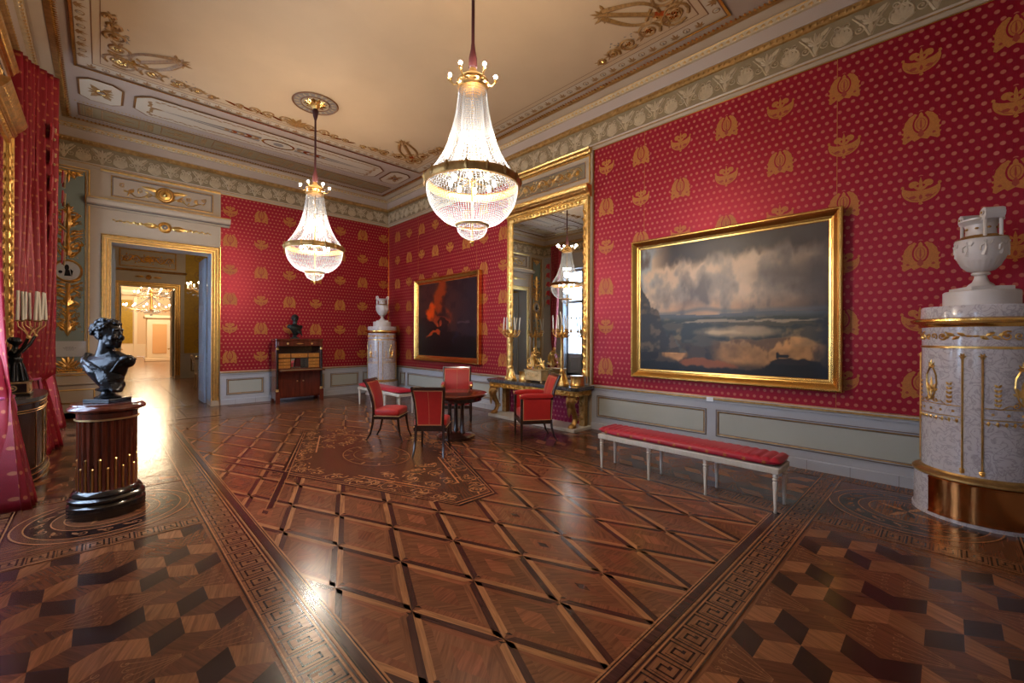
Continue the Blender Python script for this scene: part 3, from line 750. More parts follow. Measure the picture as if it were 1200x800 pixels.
# corner trophies: a lyre on scrolls
for cx, sx in ((-.02, 1), (5.40, -1)):
    for cy, sy in ((2.22, 1), (8.87, -1)):
        A = math.atan2(sy, sx); T = lambda u, v: (cx + (u * math.cos(A) - v * math.sin(A)), cy + (u * math.sin(A) + v * math.cos(A)))
        for t in (-1, 1):
            P = [T(.50 + .72 * q / 12, t * (.05 + .13 * math.sin(PI * (q / 12) ** .7))) for q in range(13)]
            c.ridge(CEIL, P, .075, .020, .004, 6, .6, 1.2)
            c.leaf(CEIL, *T(1.2, t * .07), A + t * .9, .12, .05, .01, .004, 6)
        c.ridge(CEIL, [T(.55, 0), T(1.25, 0)], .085, .018, .004, 6); c.ridge(CEIL, [T(1.15, -.13), T(1.15, .13)], .03, .016, .004, 6); c.ridge(CEIL, [T(.62, -.10), T(.62, .10)], .05, .016, .004, 6)
        c.palmette(CEIL, *T(1.22, 0), A, .15, .012, .004, 6, k=5); c.leaf(CEIL, *T(.35, 0), A, .28, .14, .012, .005, 3)
        for (ux, uy) in ((1, 0), (0, 1)):
            for i, r_ in enumerate((.17, .16, .13, .10, .07)):
                d = .24 + sum((.17, .16, .13, .10, .07)[:i]) * 2; o = r_ + .02
                X, Y = cx + sx * (d * ux + o * uy + .0), cy + sy * (d * uy + o * ux)
                f = 1 if (sx * sy > 0) == (ux == 1) else -1
                c.spiral(CEIL, X, Y, r_, math.atan2(-sy, -sx), 1.9 * f * (-1) ** i, .05, .014, .004, 6); c.rosette(CEIL, X, Y, r_ * .45, .010, .006, 3, k=6)
                for q in range(4): c.leaf(CEIL, X + sx * .05 * ux, Y + sy * .05 * uy, math.atan2(sy * uy, sx * ux) + R.uniform(-1.2, 1.2), r_ * 1.1, r_ * .3, .008, .004, 6)
            for q in range(16):
                d, o = .9 + R.uniform(-.15, .3), .16 + R.uniform(0, .17)
                c.leaf(CEIL, cx + sx * (d * ux + o * uy), cy + sy * (d * uy + o * ux), R.uniform(0, 6.3), .045, .018, .004, .003, 7)
# ceiling roses
for y in (7.76, 3.36):
    c.disc(CEIL, 2.69, y, .37, .006, 7, k=40); c.ring(CEIL, 2.69, y, .36, .03, .015, .006, 4, k=40); c.ring(CEIL, 2.69, y, .23, .02, .015, .008, 4, k=36)
    c.disc(CEIL, 2.69, y, .22, .010, 0, k=36)
    for i in range(20): a = i * PI / 10; c.leaf(CEIL, 2.69 + .25 * math.cos(a), y + .25 * math.sin(a), a, .09, .045, .010, .010, 0)
    for i in range(12): a = i * PI / 6; c.leaf(CEIL, 2.69, y, a, .20, .09, .03, .012, 3)
    for i in range(12): a = i * PI / 6 + .26; c.leaf(CEIL, 2.69, y, a, .14, .06, .04, .02, 1)
struct(c.build('trim_ceiling', ['cove', 'gilt_dull', 'paint_mauve', 'gilt_frame', 'brown_line', 'ceil_panel', 'brown_orn', 'grey_orn', 'ceiling_paint', 'frieze_ground'], smooth=0))

# ---- cornice round the room
c = MB()
prof = [(-.0, 4.937), (-.030, 4.937), (-.030, 4.985), (-.045, 4.985), (-.045, 5.0), (-.055, 5.02), (-.055, 5.36), (-.075, 5.37), (-.105, 5.40), (-.105, 5.44), (-.10, 5.45), (-.13, 5.60), (-.16, 5.605), (-.205, 5.65), (-.21, 5.665), (-.24, 5.665), (-.37, 5.699)]
mi = [0, 0, 0, 3, 0, 1, 3, 3, 3, 2, 2, 5, 5, 3, 0, 0]
c.frame(FLOOR, XL, YN, XR, YB, prof, mi)
def both(fr, u0, u1, flip):
    for (u, v, a) in walk(u0, 5.42, u1, 5.42, .07):
        c.leaf(fr, u, 5.375, PI / 2, .06, .042, .016, .100, 3)
    for (u, v, a) in walk(u0, 5.6, u1, 5.6, .085):
        c.leaf(fr, u - .03, 5.615, .5, .075, .03, .016, .175, 3); c.leaf(fr, u - .03, 5.65, -.5, .075, .03, .016, .185, 3); c.leaf(fr, u, 5.60, PI / 2, .03, .02, .01, .17, 4)
    k = max(1, round((u1 - u0) / .52)); p = (u1 - u0) / k
    for i in range(k):
        u = u0 + (i + .5) * p
        for s_ in (-1, 1):
            c.spiral(fr, u + s_ * .10, 5.14, .055, PI / 2, 1.5 * s_, .02, .010, .056, 5)
            c.spiral(fr, u + s_ * .21, 5.25, .045, -PI / 2, 1.3 * s_, .018, .010, .056, 5)
            c.ridge(fr, [(u, 5.04), (u + s_ * .06, 5.17), (u + s_ * .16, 5.30)], .035, .012, .056, 5, 1, .5)
            c.leaf(fr, u + s_ * .16, 5.08, PI / 2 - s_ * .5, .13, .05, .010, .056, 5); c.leaf(fr, u + s_ * .05, 5.25, PI / 2 - s_ * .9, .12, .05, .010, .056, 5)
        c.palmette(fr, u, 5.18, PI / 2, .15, .012, .057, 5); c.leaf(fr, u, 5.03, PI / 2, .16, .06, .014, .058, 5)
        c.palmette(fr, u + p / 2, 5.06, PI / 2, .20, .012, .057, 5, k=9); c.ring(fr, u + p / 2, 5.14, .10, .02, .010, .056, 5, k=14)
both(RW, YN + .1, YB - .1, 0); both(BW, XL + .1, XR - .1, 0); both(LW, YN + .1, YB - .1, 0); both(NW, XL + .1, XR - .1, 0)
struct(c.build('trim_cornice', ['paint_warm', 'frieze_ground', 'paint_mauve', 'gilt_dull', 'gilt_pale', 'frieze_relief'], smooth=40))

# ---- dado, chair rail, baseboards
def dado(fr, segs, panels, nm):
    c = MB()
    for (a, b_) in segs:
        c.box(a, b_, 0, ZR - .07, 0, .03, 0, fr)
        # rail
        P = [(.03, ZR - .085), (.055, ZR - .08), (.055, ZR - .06), (.07, ZR - .045), (.07, ZR - .02), (.06, ZR - .012), (.06, ZR), (0, ZR)]
        for i in range(len(P) - 1):
            m_ = 3 if i in (5, 6) else (2 if i == 0 else (4 if i == 3 else 0))
            c.add([fr.p(a, P[i][1], P[i][0]), fr.p(b_, P[i][1], P[i][0]), fr.p(b_, P[i + 1][1], P[i + 1][0]), fr.p(a, P[i + 1][1], P[i + 1][0])], [(0, 1, 2, 3)], m_)
        for u, s_ in ((a, -1), (b_, 1)): c.add([fr.p(u, z, n) for n, z in P] + [fr.p(u, P[0][1], 0)], [tuple(range(len(P) + 1))], 0)
    for (a, b_) in panels:
        c.frame(fr, a, .225, b_, .605, [(0, .03), (0, .040), (-.012, .042), (-.012, .034), (-.024, .034), (-.024, .042), (-.036, .040), (-.036, .033), (-.046, .031)], [4, 2, 2, 0, 2, 4, 2, 2])
        c.rect(fr, a + .046, .271, b_ - .046, .559, .0312, 1)
    struct(c.build(nm, ['paint_dado', 'panel_cream', 'panel_line', 'gilt_pale', 'gilt_dull'], smooth=0))
M['paint_dado'] = mat('paint_dado', (.42, .425, .45), .38, var=.08, vscale=2)
dado(RW, [(YN, 4.40), (6.57, YB)], [(2.42, 4.29), (-.6, 2.29), (6.81, 8.66), (8.82, 10.68), (10.82, 11.1)], 'trim_right')
dado(BW, [(1.995, XR)], [(2.12, 2.90), (3.05, 4.37), (4.53, 5.33), (5.45, 6.1)], 'trim_back')
for fr, segs, nm in ((RW, [(YN, 4.40), (6.57, YB)], 'baseboard_right'), (BW, [(XL, .0), (2.0, XR)], 'baseboard_back'), (LW, [(YN, WY[0] - WW), (WY[0] + WW, WY[1] - WW), (WY[1] + WW, WY[2] - WW), (WY[2] + WW, YB)], 'baseboard_left')):
    c = MB()
    for a, b_ in segs:
        c.prism(Fr(fr.p(0, 0), fr.N, fr.V, fr.U), [(0, 0), (.045, 0), (.045, .115), (.035, .125), (0, .125)], a, b_)
        k = a + .3
        while k < b_: c.box(k, k + .004, 0, .118, .0448, .0455, 1, fr); k += .42
    struct(c.build(nm, ['paint_dado', 'panel_line'], smooth=0))

# gilt fillets along the silk
c = MB()
def fil(fr, u0, v0, u1, v1): c.box(u0, u1, v0, v1, 0, .012, 0, fr)
fil(RW, YN, ZK - .012, 4.40, ZK); fil(RW, 6.57, ZK - .012, YB, ZK); fil(BW, 1.99, ZK - .012, XR, ZK); fil(RW, 4.385, ZR, 4.40, ZK); fil(RW, 6.57, ZR, 6.585, ZK)
fil(BW, XR - .02, ZR, XR, ZK); fil(RW, YB - .02, ZR, YB, ZK); fil(BW, 1.99, ZR, 2.0, ZK)
for y in (.93, 3.42, 7.66, 10.2): c.box(y, y + .006, ZR, ZK, 0, .002, 1, RW)
struct(c.build('trim_fillet', ['gilt_frame', 'silk_gold'], smooth=0))

# ---- woven emblems of the wall silk
def crescent(mb, fr, u, v, s=1., n=.003):
    L = [fr.p(u + .150 * math.cos(math.radians(t)), v + .02 + .135 * math.sin(math.radians(t)), n) for t in [168 + 204 * i / 18 for i in range(19)]]
    I = [fr.p(u + .140 * math.cos(math.radians(t)), v + .072 + .062 * math.sin(math.radians(t)), n) for t in [172 + 196 * i / 18 for i in range(19)]]
    mb.add(L + I, [(i, i + 1, 20 + i, 19 + i) for i in range(18)], 0)
    mb.leaf(fr, u, v - .01, PI / 2, .165, .032, 0, n + .0004, 0)
    for t in (-1, 1):
        mb.spiral(fr, u + t * .060, v + .075, .040, PI if t > 0 else 0, -.85 * t, .020, 0, n + .0003, 0, rin=.5); mb.leaf(fr, u, v + .01, PI / 2 - t * .8, .09, .03, 0, n + .0002, 0)
        mb.leaf(fr, u + t * .03, v - .055, PI if t < 0 else 0, .07, .035, 0, n + .0008, 1); mb.leaf(fr, u + t * .14, v + .05, PI / 2 - t * .2, .035, .03, 0, n + .0003, 0)
        mb.ridge(fr, [(u + t * .02, v - .098), (u + t * .07, v - .080), (u + t * .115, v - .035)], .007, 0, n + .0008, 1)
    mb.leaf(fr, u, v - .145, PI / 2, .035, .035, 0, n + .0004, 0); mb.leaf(fr, u, v - .09, PI / 2, .06, .03, 0, n + .0009, 1)
def wreath(mb, fr, u, v, s=1., n=.003):
    for t in (-1, 1):
        P = [(0, -.12), (t * .05, -.145), (t * .07, -.12), (t * .125, -.155), (t * .145, -.14), (t * .136, -.05), (t * .138, .02), (t * .120, .08), (t * .088, .125), (t * .045, .148), (t * .028, .135), (t * .045, .11), (0, .09)]
        mb.poly(fr, [(u + a, v + b_) for a, b_ in P], n, 0)
        for i in range(6): mb.leaf(fr, u + t * (.128, .13, .128, .112, .09, .06)[i], v + (-.10, -.05, 0, .05, .09, .12)[i], PI / 2 - t * (.9, .8, .6, .3, .0, -.4)[i], .032, .022, 0, n + .0003, 0)
        mb.leaf(fr, u + t * .10, v - .10, PI / 2 + t * .1, .03, .03, 0, n + .0008, 1)
    mb.disc(fr, u, v + .03, .066, n + .0005, 2, ry=.10, k=20); mb.disc(fr, u, v + .03, .052, n + .0008, 0, ry=.083, k=20); mb.ring(fr, u, v + .03, .034, .006, 0, n + .0011, 1, ry=.06, k=18)
    mb.leaf(fr, u, v + .08, PI / 2, .075, .04, 0, n + .0009, 0); mb.leaf(fr, u, v - .115, PI / 2, .09, .05, 0, n + .0009, 1); mb.leaf(fr, u, v - .03, PI / 2, .12, .016, 0, n + .0013, 1)
c = MB()
def emb(fr, u, v, k):
    c.poly(fr, [(u + .158 * math.cos(i * PI / 8) * (1.0), v + .165 * math.sin(i * PI / 8)) for i in range(16)], .0015, 2)
    (crescent if k else wreath)(c, fr, u, v)
for j in range(6):
    z = 1.115 + .69 * j
    for i in range(-1, 18):
        y = .215 + .654 * i
        if YN + .2 < y < YB - .16 and not (4.25 < y < 6.75): emb(RW, y, z + (0 if j < 5 else -.0), (i + j) % 2 == 1)
    for i in range(0, 7):
        x = 2.19 + .652 * i
        if x < XR - .16: emb(BW, x, z, (i + j) % 2 == 1)
struct(c.build('trim_silk_emblems', ['silk_gold', 'silk_line', 'silk_plain'], smooth=0)) if 0 else None
M['silk_line'] = mat('silk_line', (.30, .03, .012), .55)
struct(c.build('trim_silk_emblems', ['silk_gold', 'silk_line', 'silk_plain'], smooth=0))
# ================================================================== BACK WALL: DOORWAY, PILASTER PANEL
def pr(fr, u0, u1, prof, mis, mb, vert=False):
    """straight moulding: profile [(height, out)] run along u"""
    for i in range(len(prof) - 1):
        mb.add([fr.p(u0, *prof[i]), fr.p(u1, *prof[i]), fr.p(u1, *prof[i + 1]), fr.p(u0, *prof[i + 1])], [(0, 1, 2, 3)], mis[i] if hasattr(mis, '__len__') else mis)
    for u in (u0, u1): mb.add([fr.p(u, *p) for p in prof] + [fr.p(u, prof[-1][0], 0), fr.p(u, prof[0][0], 0)], [tuple(range(len(prof) + 2))], mis[0] if hasattr(mis, '__len__') else mis)
DM = ['paint_warm', 'gilt', 'panel_line', 'paint_green', 'sash_grey', 'gilt_dull']
def doorway(nm, fr, u0, u1, top, deep, wide=.16, cap=True):
    c = MB()
    w = wide
    c.frame(fr, u0, .10, u1, top, [(0, -deep), (0, .03), (.008, .05), (.022, .05), (.028, .035), (.058, .04), (.064, .052), (.078, .052), (.084, .04), (.118, .045), (.124, .062), (.138, .062), (w, .05), (w, .012)], [4, 4, 1, 0, 5, 1, 1, 0, 5, 5, 1, 1, 0], sides='lrt')
    for s_, u in ((-1, u0), (1, u1)): c.box(min(u, u + s_ * w), max(u, u + s_ * w), 0, .12, 0, .075, 0, fr); c.box(min(u, u + s_ * .01), max(u, u + s_ * .01), 0, .12, -deep, .07, 0, fr)
    o = struct(c.build(nm, DM, smooth=0)); return o
d1 = doorway('door_1', BW, W_D0, W_D1, W_DZ, .42)
c = MB()
c.prism(BW, [(W_D0 - .02, -.001), (W_D1 + .02, -.001), (W_D1 + .02, .004), (W_D0 - .02, .004)], -.42, 0, 0)
c.build('threshold', 'mahogany', d1, smooth=0)
for s_, xx in ((-1, W_D0 + .03), (1, W_D1 - .03)):      # opened leaves, folded back into the next room
    c = MB(); c.cbox(xx - .025, xx + .025, YB + .43, YB + 1.24, .02, 3.46, .006)
    for z0, z1 in ((.25, 1.0), (1.15, 2.2), (2.35, 3.25)): c.frame(Fr((xx - s_ * .025, 0, 0), (0, 1, 0), (0, 0, 1), (-s_, 0, 0)), YB + .55, z0, YB + 1.12, z1, [(0, 0), (-.015, .012), (-.035, .002)])
    o = c.build('door_leaf', 'sash_grey', d1, smooth=0)
    c = MB(); c.ball((xx - s_ * .07, YB + 1.16, 1.1), .03, 8); c.tube([(xx - s_ * .02, YB + 1.16, 1.1), (xx - s_ * .07, YB + 1.16, 1.1)], .012, 6); c.build('handle', 'brass', o)
# overdoor: cap shelf, two panels, ornaments
c = MB()
pr(BW, -.21, 2.17, [(4.16, .012), (4.18, .05), (4.20, .05), (4.215, .10), (4.23, .15), (4.30, .16), (4.32, .19), (4.345, .20), (4.345, .0)], [0, 0, 2, 0, 0, 0, 5, 0], c)
pr(BW, -.02, 1.99, [(4.90, .012), (4.92, .035), (4.95, .05), (4.97, .03)], [0, 1, 1], c)
c.box(-.03, -.015, 0, 4.93, .0, .028, 0, BW); c.box(1.975, 1.995, 3.7, 4.93, .0, .028, 0, BW)
c.frame(BW, .13, 4.44, 1.85, 4.87, [(0, .012), (0, .024), (-.02, .026), (-.024, .016), (-.04, .014)], [1, 5, 2, 2])
b = .016
c.disc(BW, .985, 4.655, .13, b, 1, k=24, h=.02); c.ring(BW, .985, 4.655, .15, .035, .02, b, 1, k=24); c.ring(BW, .985, 4.655, .105, .02, .03, b, 5, k=20)
c.leaf(BW, .985, 4.60, PI / 2, .14, .10, .05, b + .01, 1)
for s_ in (-1, 1):
    c.leaf(BW, .985 + s_ * .1, 4.72, (0 if s_ > 0 else PI) + s_ * .12, .30, .09, .02, b, 1)
    for (x, y, r_, t) in ((.27, 4.60, .05, 1.4), (.40, 4.66, .055, -1.4), (.55, 4.63, .05, 1.3), (.68, 4.70, .05, -1.3)):
        c.spiral(BW, .985 + s_ * x, y, r_, 1, t * s_, .018, .012, b, 1)
    c.ridge(BW, [(.985 + s_ * (.12 + i * .06), 4.56 + .05 * math.sin(i * .9)) for i in range(10)], .02, .012, b, 1)
    for i in range(7): c.leaf(BW, .985 + s_ * (.18 + i * .08), 4.60 + .04 * math.sin(i * 2), R.uniform(0, 6.3), .08, .03, .01, b, 1)
y0 = 3.96
c.disc(BW, .985, y0, .085, b, 1, k=22, h=.03); c.ring(BW, .985, y0, .10, .04, .025, b, 1, k=24); c.disc(BW, .985, y0, .05, b + .025, 2, k=16)
for s_ in (-1, 1):
    a = 0 if s_ > 0 else PI
    for dt, l, w_ in ((0, .30, .11), (.28, .20, .06), (-.28, .20, .06)): c.leaf(BW, .985 + s_ * .10, y0, a + dt, l, w_, .02, b, 1)
    for i in range(9): c.leaf(BW, .985 + s_ * (.36 + i * .052), y0, a + (.3 if i % 2 else -.3), .07, .06 - .004 * i, .014, b, 1)
c.build('overdoor', DM, d1, smooth=0)
# pilaster panel left of the door
c = MB()
c.box(-.80, -.03, .66, 4.93, 0, .014, 0, BW)
c.frame(BW, -.69, .90, -.24, 4.82, [(0, .016), (.004, .034), (.018, .036), (.024, .020), (.044, .022), (.052, .038), (.068, .038), (.075, .016)], [1, 1, 5, 0, 5, 1, 1])
c.rect(BW, -.69, .90, -.24, 4.82, .0155, 3)
pr(BW, -.86, -.02, [(.635, .014), (.645, .05), (.665, .06), (.675, .0)], [2, 0, 0], c)
c.box(-.86, -.02, 0, .64, 0, .018, 0, BW)
for z0, z1 in ((.28, .56),): c.frame(BW, -.78, z0, -.08, z1, [(0, .018), (.0, .028), (-.02, .03), (-.028, .02)], [5, 1, 5])
c.box(-.86, -.02, 0, .125, 0, .045, 0, BW)
px_ = struct(c.build('trim_pilaster', DM, smooth=0))
c = MB(); X = -.465; b = .017
def up(z, r_=.1, k=5): c.palmette(BW, X, z, PI / 2, r_, .02, b, 1, k=k)
c.palmette(BW, X, 4.78, -PI / 2, .22, .025, b, 1, k=5)
for s_ in (-1, 1):
    c.spiral(BW, X + s_ * .10, 4.72, .045, 0, 1.3 * s_, .02, .015, b, 1); c.leaf(BW, X + s_ * .07, 4.76, (0 if s_ > 0 else PI) - s_ * .1, .14, .06, .02, b, 1); c.ridge(BW, [(X, 4.78), (X + s_ * .2, 4.80)], .03, .02, b, 1)
def shaft(z0, z1, rr):
    n_ = len(rr); P = [(X + r_, z0 + (z1 - z0) * i / (n_ - 1)) for i, r_ in enumerate(rr)]
    L = [BW.p(X - r_, z0 + (z1 - z0) * i / (n_ - 1), b) for i, r_ in enumerate(rr)]; C = [BW.p(X, z0 + (z1 - z0) * i / (n_ - 1), b + .035) for i in range(n_)]; Q = [BW.p(X + r_, z0 + (z1 - z0) * i / (n_ - 1), b) for i, r_ in enumerate(rr)]
    c.loft([L, C, Q], closed=False, mi=1)
shaft(3.15, 4.15, [.03, .06, .03, .02, .05, .03, .02, .02, .045, .07, .05, .03, .05, .05, .01])
up(4.02, .16, 5)
for s_ in (-1, 1):
    for (x, z, r_, t, a) in ((.13, 3.93, .05, 1.4, 0), (.10, 3.80, .04, -1.2, 1), (.13, 3.42, .06, 1.4, 0), (.10, 3.62, .04, -1.3, 2), (.15, 3.30, .045, 1.3, 1)):
        c.spiral(BW, X + s_ * x, z, r_, a if s_ > 0 else PI - a, t * s_, .018, .015, b, 1)
    c.ridge(BW, [(X + s_ * a, z) for a, z in ((.02, 3.12), (.10, 3.17), (.16, 3.27), (.18, 3.38))], .035, .02, b, 1, 1, .6); c.palmette(BW, X + s_ * .18, 3.36, PI / 2, .09, .015, b, 1, k=5)
    for i, (x, z, a, l) in enumerate(((.03, 3.72, .9, .13), (.03, 3.55, .7, .13), (.03, 3.28, .5, .12), (.05, 3.1, .3, .14))): c.leaf(BW, X + s_ * x, z, PI / 2 - s_ * a, l, .045, .015, b, 1)
# oval cameo
c.disc(BW, X, 2.86, .18, b + .004, 6, ry=.19, k=28); c.ring(BW, X, 2.86, .185, .045, .025, b, 1, ry=.20, k=32)
c.disc(BW, X - .015, 2.92, .032, b + .006, 7, k=12, ry=.06); c.poly(BW, [(X - .05, 2.76), (X - .035, 2.88), (X + .02, 2.88), (X + .04, 2.76)], b + .0065, 7); c.disc(BW, X - .10, 2.83, .03, b + .007, 7, k=8); c.poly(BW, [(X + .03, 2.90), (X + .07, 2.86), (X + .05, 2.74)], b + .0067, 7)
shaft(1.60, 2.62, [.01, .04, .07, .05, .02, .05, .03, .02, .02, .09, .05, .03, .02, .04, .03])
for s_ in (-1, 1):
    for (x, z, r_, t, a) in ((.13, 2.55, .06, -1.4, 0), (.15, 2.40, .045, 1.3, 1), (.11, 2.20, .05, -1.3, 0), (.14, 2.0, .05, 1.3, 1), (.10, 1.85, .045, -1.3, 0), (.08, 1.72, .035, 1.2, 0)):
        c.spiral(BW, X + s_ * x, z, r_, a if s_ > 0 else PI - a, t * s_, .018, .015, b, 1)
    for i, (x, z, a, l) in enumerate(((.03, 2.5, 2.0, .16), (.03, 2.3, 2.1, .15), (.03, 2.1, 1.0, .13), (.03, 1.9, 2.2, .13))): c.leaf(BW, X + s_ * x, z, PI / 2 - s_ * a, l, .045, .015, b, 1)
rl = random.Random(4)
for i in range(34):
    z = 1.68 + i * .072
    if 2.62 < z < 3.12 or z > 4.05: continue
    env = .05 + .11 * abs(math.sin(z * 3.1))
    for s_ in (-1, 1):
        c.leaf(BW, X + s_ * .015, z, PI / 2 - s_ * rl.uniform(.5, 1.5), env + .05, .045, .022, b, 1)
        if i % 2: c.spiral(BW, X + s_ * (env + .03), z + .03, .028, rl.uniform(0, 6), 1.2 * s_, .014, .012, b, 1)
        else: c.disc(BW, X + s_ * (env + .05), z, .012, b, 1, k=6, h=.012)
c.palmette(BW, X, 1.0, PI / 2, .26, .025, b, 1, k=7)
for s_ in (-1, 1):
    c.rinceau(BW, X, .95, X + s_ * .2, .95, .10, .05, .02, .015, b, 1, leaves=True); c.leaf(BW, X + s_ * .08, 1.0, PI / 2 - s_ * .8, .14, .05, .02, b, 1)
c.ridge(BW, [(X - .2, .93), (X + .2, .93)], .03, .015, b, 1)
c.build('gilt_relief', ['paint_warm', 'gilt', 'panel_line', 'paint_green', 'sash_grey', 'gilt_dull', 'paper', 'bronze'], px_, smooth=0)
# information placard
c = MB(); c.box(-.67, -.215, 1.20, 1.50, .05, .056, 0, BW)
for i, (w_, z) in enumerate(((.13, 1.335), (.10, 1.30), (.12, 1.265))):
    pass
pl = c.build('placard', ['paper', 'ink'], smooth=0)
tag(pl, 'grey information placard with small lines of text on the green pilaster panel', 'sign')
c = MB()
for (w_, z) in ((.055, 1.385), (.085, 1.365), (.07, 1.345), (.045, 1.325)):
    x = -.44 - w_
    while x < -.44 + w_:
        l = R.uniform(.008, .022); c.box(x, x + l, z, z + .006, .0562, .0568, 0, BW); x += l + .006
c.build('text_lines', 'ink', pl, smooth=0)

# ================================================================== THE ROOMS BEYOND
Y2 = 20.55
d2x0, d2x1, d2z = .47, 2.02, 3.42
R2 = Fr((0, Y2, 0), (1, 0, 0), (0, 0, 1), (0, -1, 0))
c = MB()
c.box(-.9, 6.2, YB + .42, Y2 + .36, -.04, -.004, 0)
for i in range(-1, 8):
    for j in range(10): c.rect(FLOOR, -.2 + i * .8, YB + .5 + j * .8, .59 + i * .8, YB + 1.29 + j * .8, -.001, 0, jit((.235, .12, .07), .15), (j % 2) * PI / 2)
o = struct(c.build('floor_yellow_room', 'parquet', smooth=0))
c = MB()
c.rect(R2, 2.3, .95, 6.2, 5.2, 0, 0); c.rect(R2, -.9, 0, d2x0 - .1, 5.2, 0, 1)
c.box(d2x1 + .004, 6.2, -.35, -.001, 0, 5.2, 1, Fr((0, Y2, 0), (1, 0, 0), (0, -1, 0), (0, 0, 1)))
c.box(-.9, d2x0 - .004, -.35, -.001, 0, 5.2, 1, Fr((0, Y2, 0), (1, 0, 0), (0, -1, 0), (0, 0, 1)))
c.box(d2x0 - .004, d2x1 + .004, -.35, -.001, d2z + .004, 5.2, 1, Fr((0, Y2, 0), (1, 0, 0), (0, -1, 0), (0, 0, 1)))
c.rect(R2, -.9, d2z + .2, 2.33, 5.2, .004, 1)
for i in range(5):
    for j in range(6): c.ring(R2, 2.75 + i * .62, 1.35 + j * .66, .13, .04, 0, .004, 2, k=16); c.rosette(R2, 2.75 + i * .62, 1.35 + j * .66, .08, 0, .004, 2); 
c.box(-.9, 6.2, YB + .42, Y2, 5.2, 5.3, 3); c.box(-.95, -.9, YB + .4, Y2 + .3, 0, 5.3, 0); c.box(6.2, 6.3, YB + .4, Y2 + .3, 0, 5.3, 0)
struct(c.build('wall_yellow_room', ['yellow_silk', 'paint_grey', 'yellow_orn', 'cream_wall'], smooth=0))
c = MB(); c.box(2.19, 6.2, 0, .95, 0, .03, 0, R2); pr(R2, 2.19, 6.2, [(.90, .03), (.92, .06), (.95, .06), (.95, 0)], 0, c)
for a, b_ in ((2.5, 3.3), (3.5, 4.6), (4.8, 6.)): c.frame(R2, a, .25, b_, .75, [(0, .03), (0, .045), (-.03, .045), (-.04, .032)], 1)
struct(c.build('trim_yellow_dado', ['paint_dado', 'panel_line'], smooth=0))
d2 = doorway('door_2', R2, d2x0, d2x1, d2z, .35)
c = MB()
pr(R2, d2x0 - .35, 2.36, [(3.95, .0), (3.97, .06), (4.02, .10), (4.05, 0)], [0, 1, 0], c)
c.frame(R2, .45, 4.12, 2.05, 4.75, [(0, .005), (0, .03), (-.03, .03), (-.04, .01)], [5, 5, 5])
c.rosette(R2, 1.25, 3.78, .11, .02, .01, 1)
for s_ in (-1, 1):
    c.leaf(R2, 1.25 + s_ * .1, 3.78, 0 if s_ > 0 else PI, .3, .08, .02, .01, 1)
    c.rinceau(R2, 1.25, 4.42, 1.25 + s_ * .72, 4.42, .24, .14, .035, .02, .01, 1)
c.palmette(R2, 1.25, 4.35, PI / 2, .25, .02, .01, 1)
c.build('overdoor', DM, d2, smooth=0)
for s_, xx in ((-1, d2x0 + .02), (1, d2x1 - .02)):      # opened leaves
    c = MB(); c.cbox(xx - .025, xx + .025, Y2 + .35, Y2 + 1.1, .02, 3.40, .006)
    for z0, z1 in ((.25, 1.0), (1.15, 2.2), (2.35, 3.2)): c.frame(Fr((xx - s_ * .025, 0, 0), (0, 1, 0), (0, 0, 1), (-s_, 0, 0)), Y2 + .47, z0, Y2 + .98, z1, [(0, 0), (-.015, .012), (-.035, .002)])
    o = c.build('door_leaf', 'sash_grey', d2, smooth=0)
    c = MB(); c.ball((xx - s_ * .07, Y2 + 1.02, 1.1), .03, 8); c.tube([(xx - s_ * .02, Y2 + 1.02, 1.1), (xx - s_ * .07, Y2 + 1.02, 1.1)], .012, 6); c.build('handle', 'brass', o)
# third room, the ballroom
Y3 = 44.
c = MB(); c.box(-3.5, 8, Y2 + .35, Y3, -.04, -.003, 0)
for i in range(-4, 10):
    for j in range(23): c.rect(FLOOR, -.2 + i, Y2 + .4 + j, .79 + i, Y2 + 1.38 + j, -.001, 0, jit((.30, .165, .10), .12), (j % 2) * PI / 2)
struct(c.build('floor_ballroom', 'parquet', smooth=0))
R3 = Fr((0, Y3, 0), (1, 0, 0), (0, 0, 1), (0, -1, 0)); c = MB()
c.rect(R3, -3.5, 0, 8, 9, 0, 0)
for s_, x in ((1, -3.5), (-1, 8)): c.rect(Fr((x, 0, 0), (0, 1, 0), (0, 0, 1), (s_, 0, 0)), Y2 + .35, 0, Y3, 9, 0, 0)
c.rect(Fr((0, Y2 + .349, 0), (1, 0, 0), (0, 0, 1), (0, 1, 0)), -3.5, 3.42, 8, 9, 0, 0); c.rect(Fr((0, Y2 + .349, 0), (1, 0, 0), (0, 0, 1), (0, 1, 0)), -3.5, 0, d2x0 - .004, 3.5, 0, 0); c.rect(Fr((0, Y2 + .349, 0), (1, 0, 0), (0, 0, 1), (0, 1, 0)), d2x1 + .004, 0, 8, 3.5, 0, 0)
c.rect(Fr((0, 0, 9), (1, 0, 0), (0, 1, 0), (0, 0, -1)), -3.5, Y2 + .3, 8, Y3, 0, 1)
ac = (1.6, 5.3)
for r_, w_, m_ in ((3.0, .5, 1), (2.45, .12, 3), (1.6, .25, 1)): c.ridge(R3, [(ac[0] + r_ * math.cos(t * PI / 20), ac[1] + r_ * math.sin(t * PI / 20)) for t in range(0, 21)], w_, .1, .02, m_)
pr(R3, -3.5, 8, [(4.7, 0), (4.8, .2), (5.0, .3), (5.15, .32), (5.2, 0)], 1, c)
c.rect(R3, 1.05, 1.05, 1.75, 4.4, .03, 2); c.rect(R3, 4.5, 1.05, 6, 4.4, .03, 2)
for x in (.88, 1.9, 4.3): c.box(x - .1, x + .1, 0, 4.6, 0, .18, 1, R3)
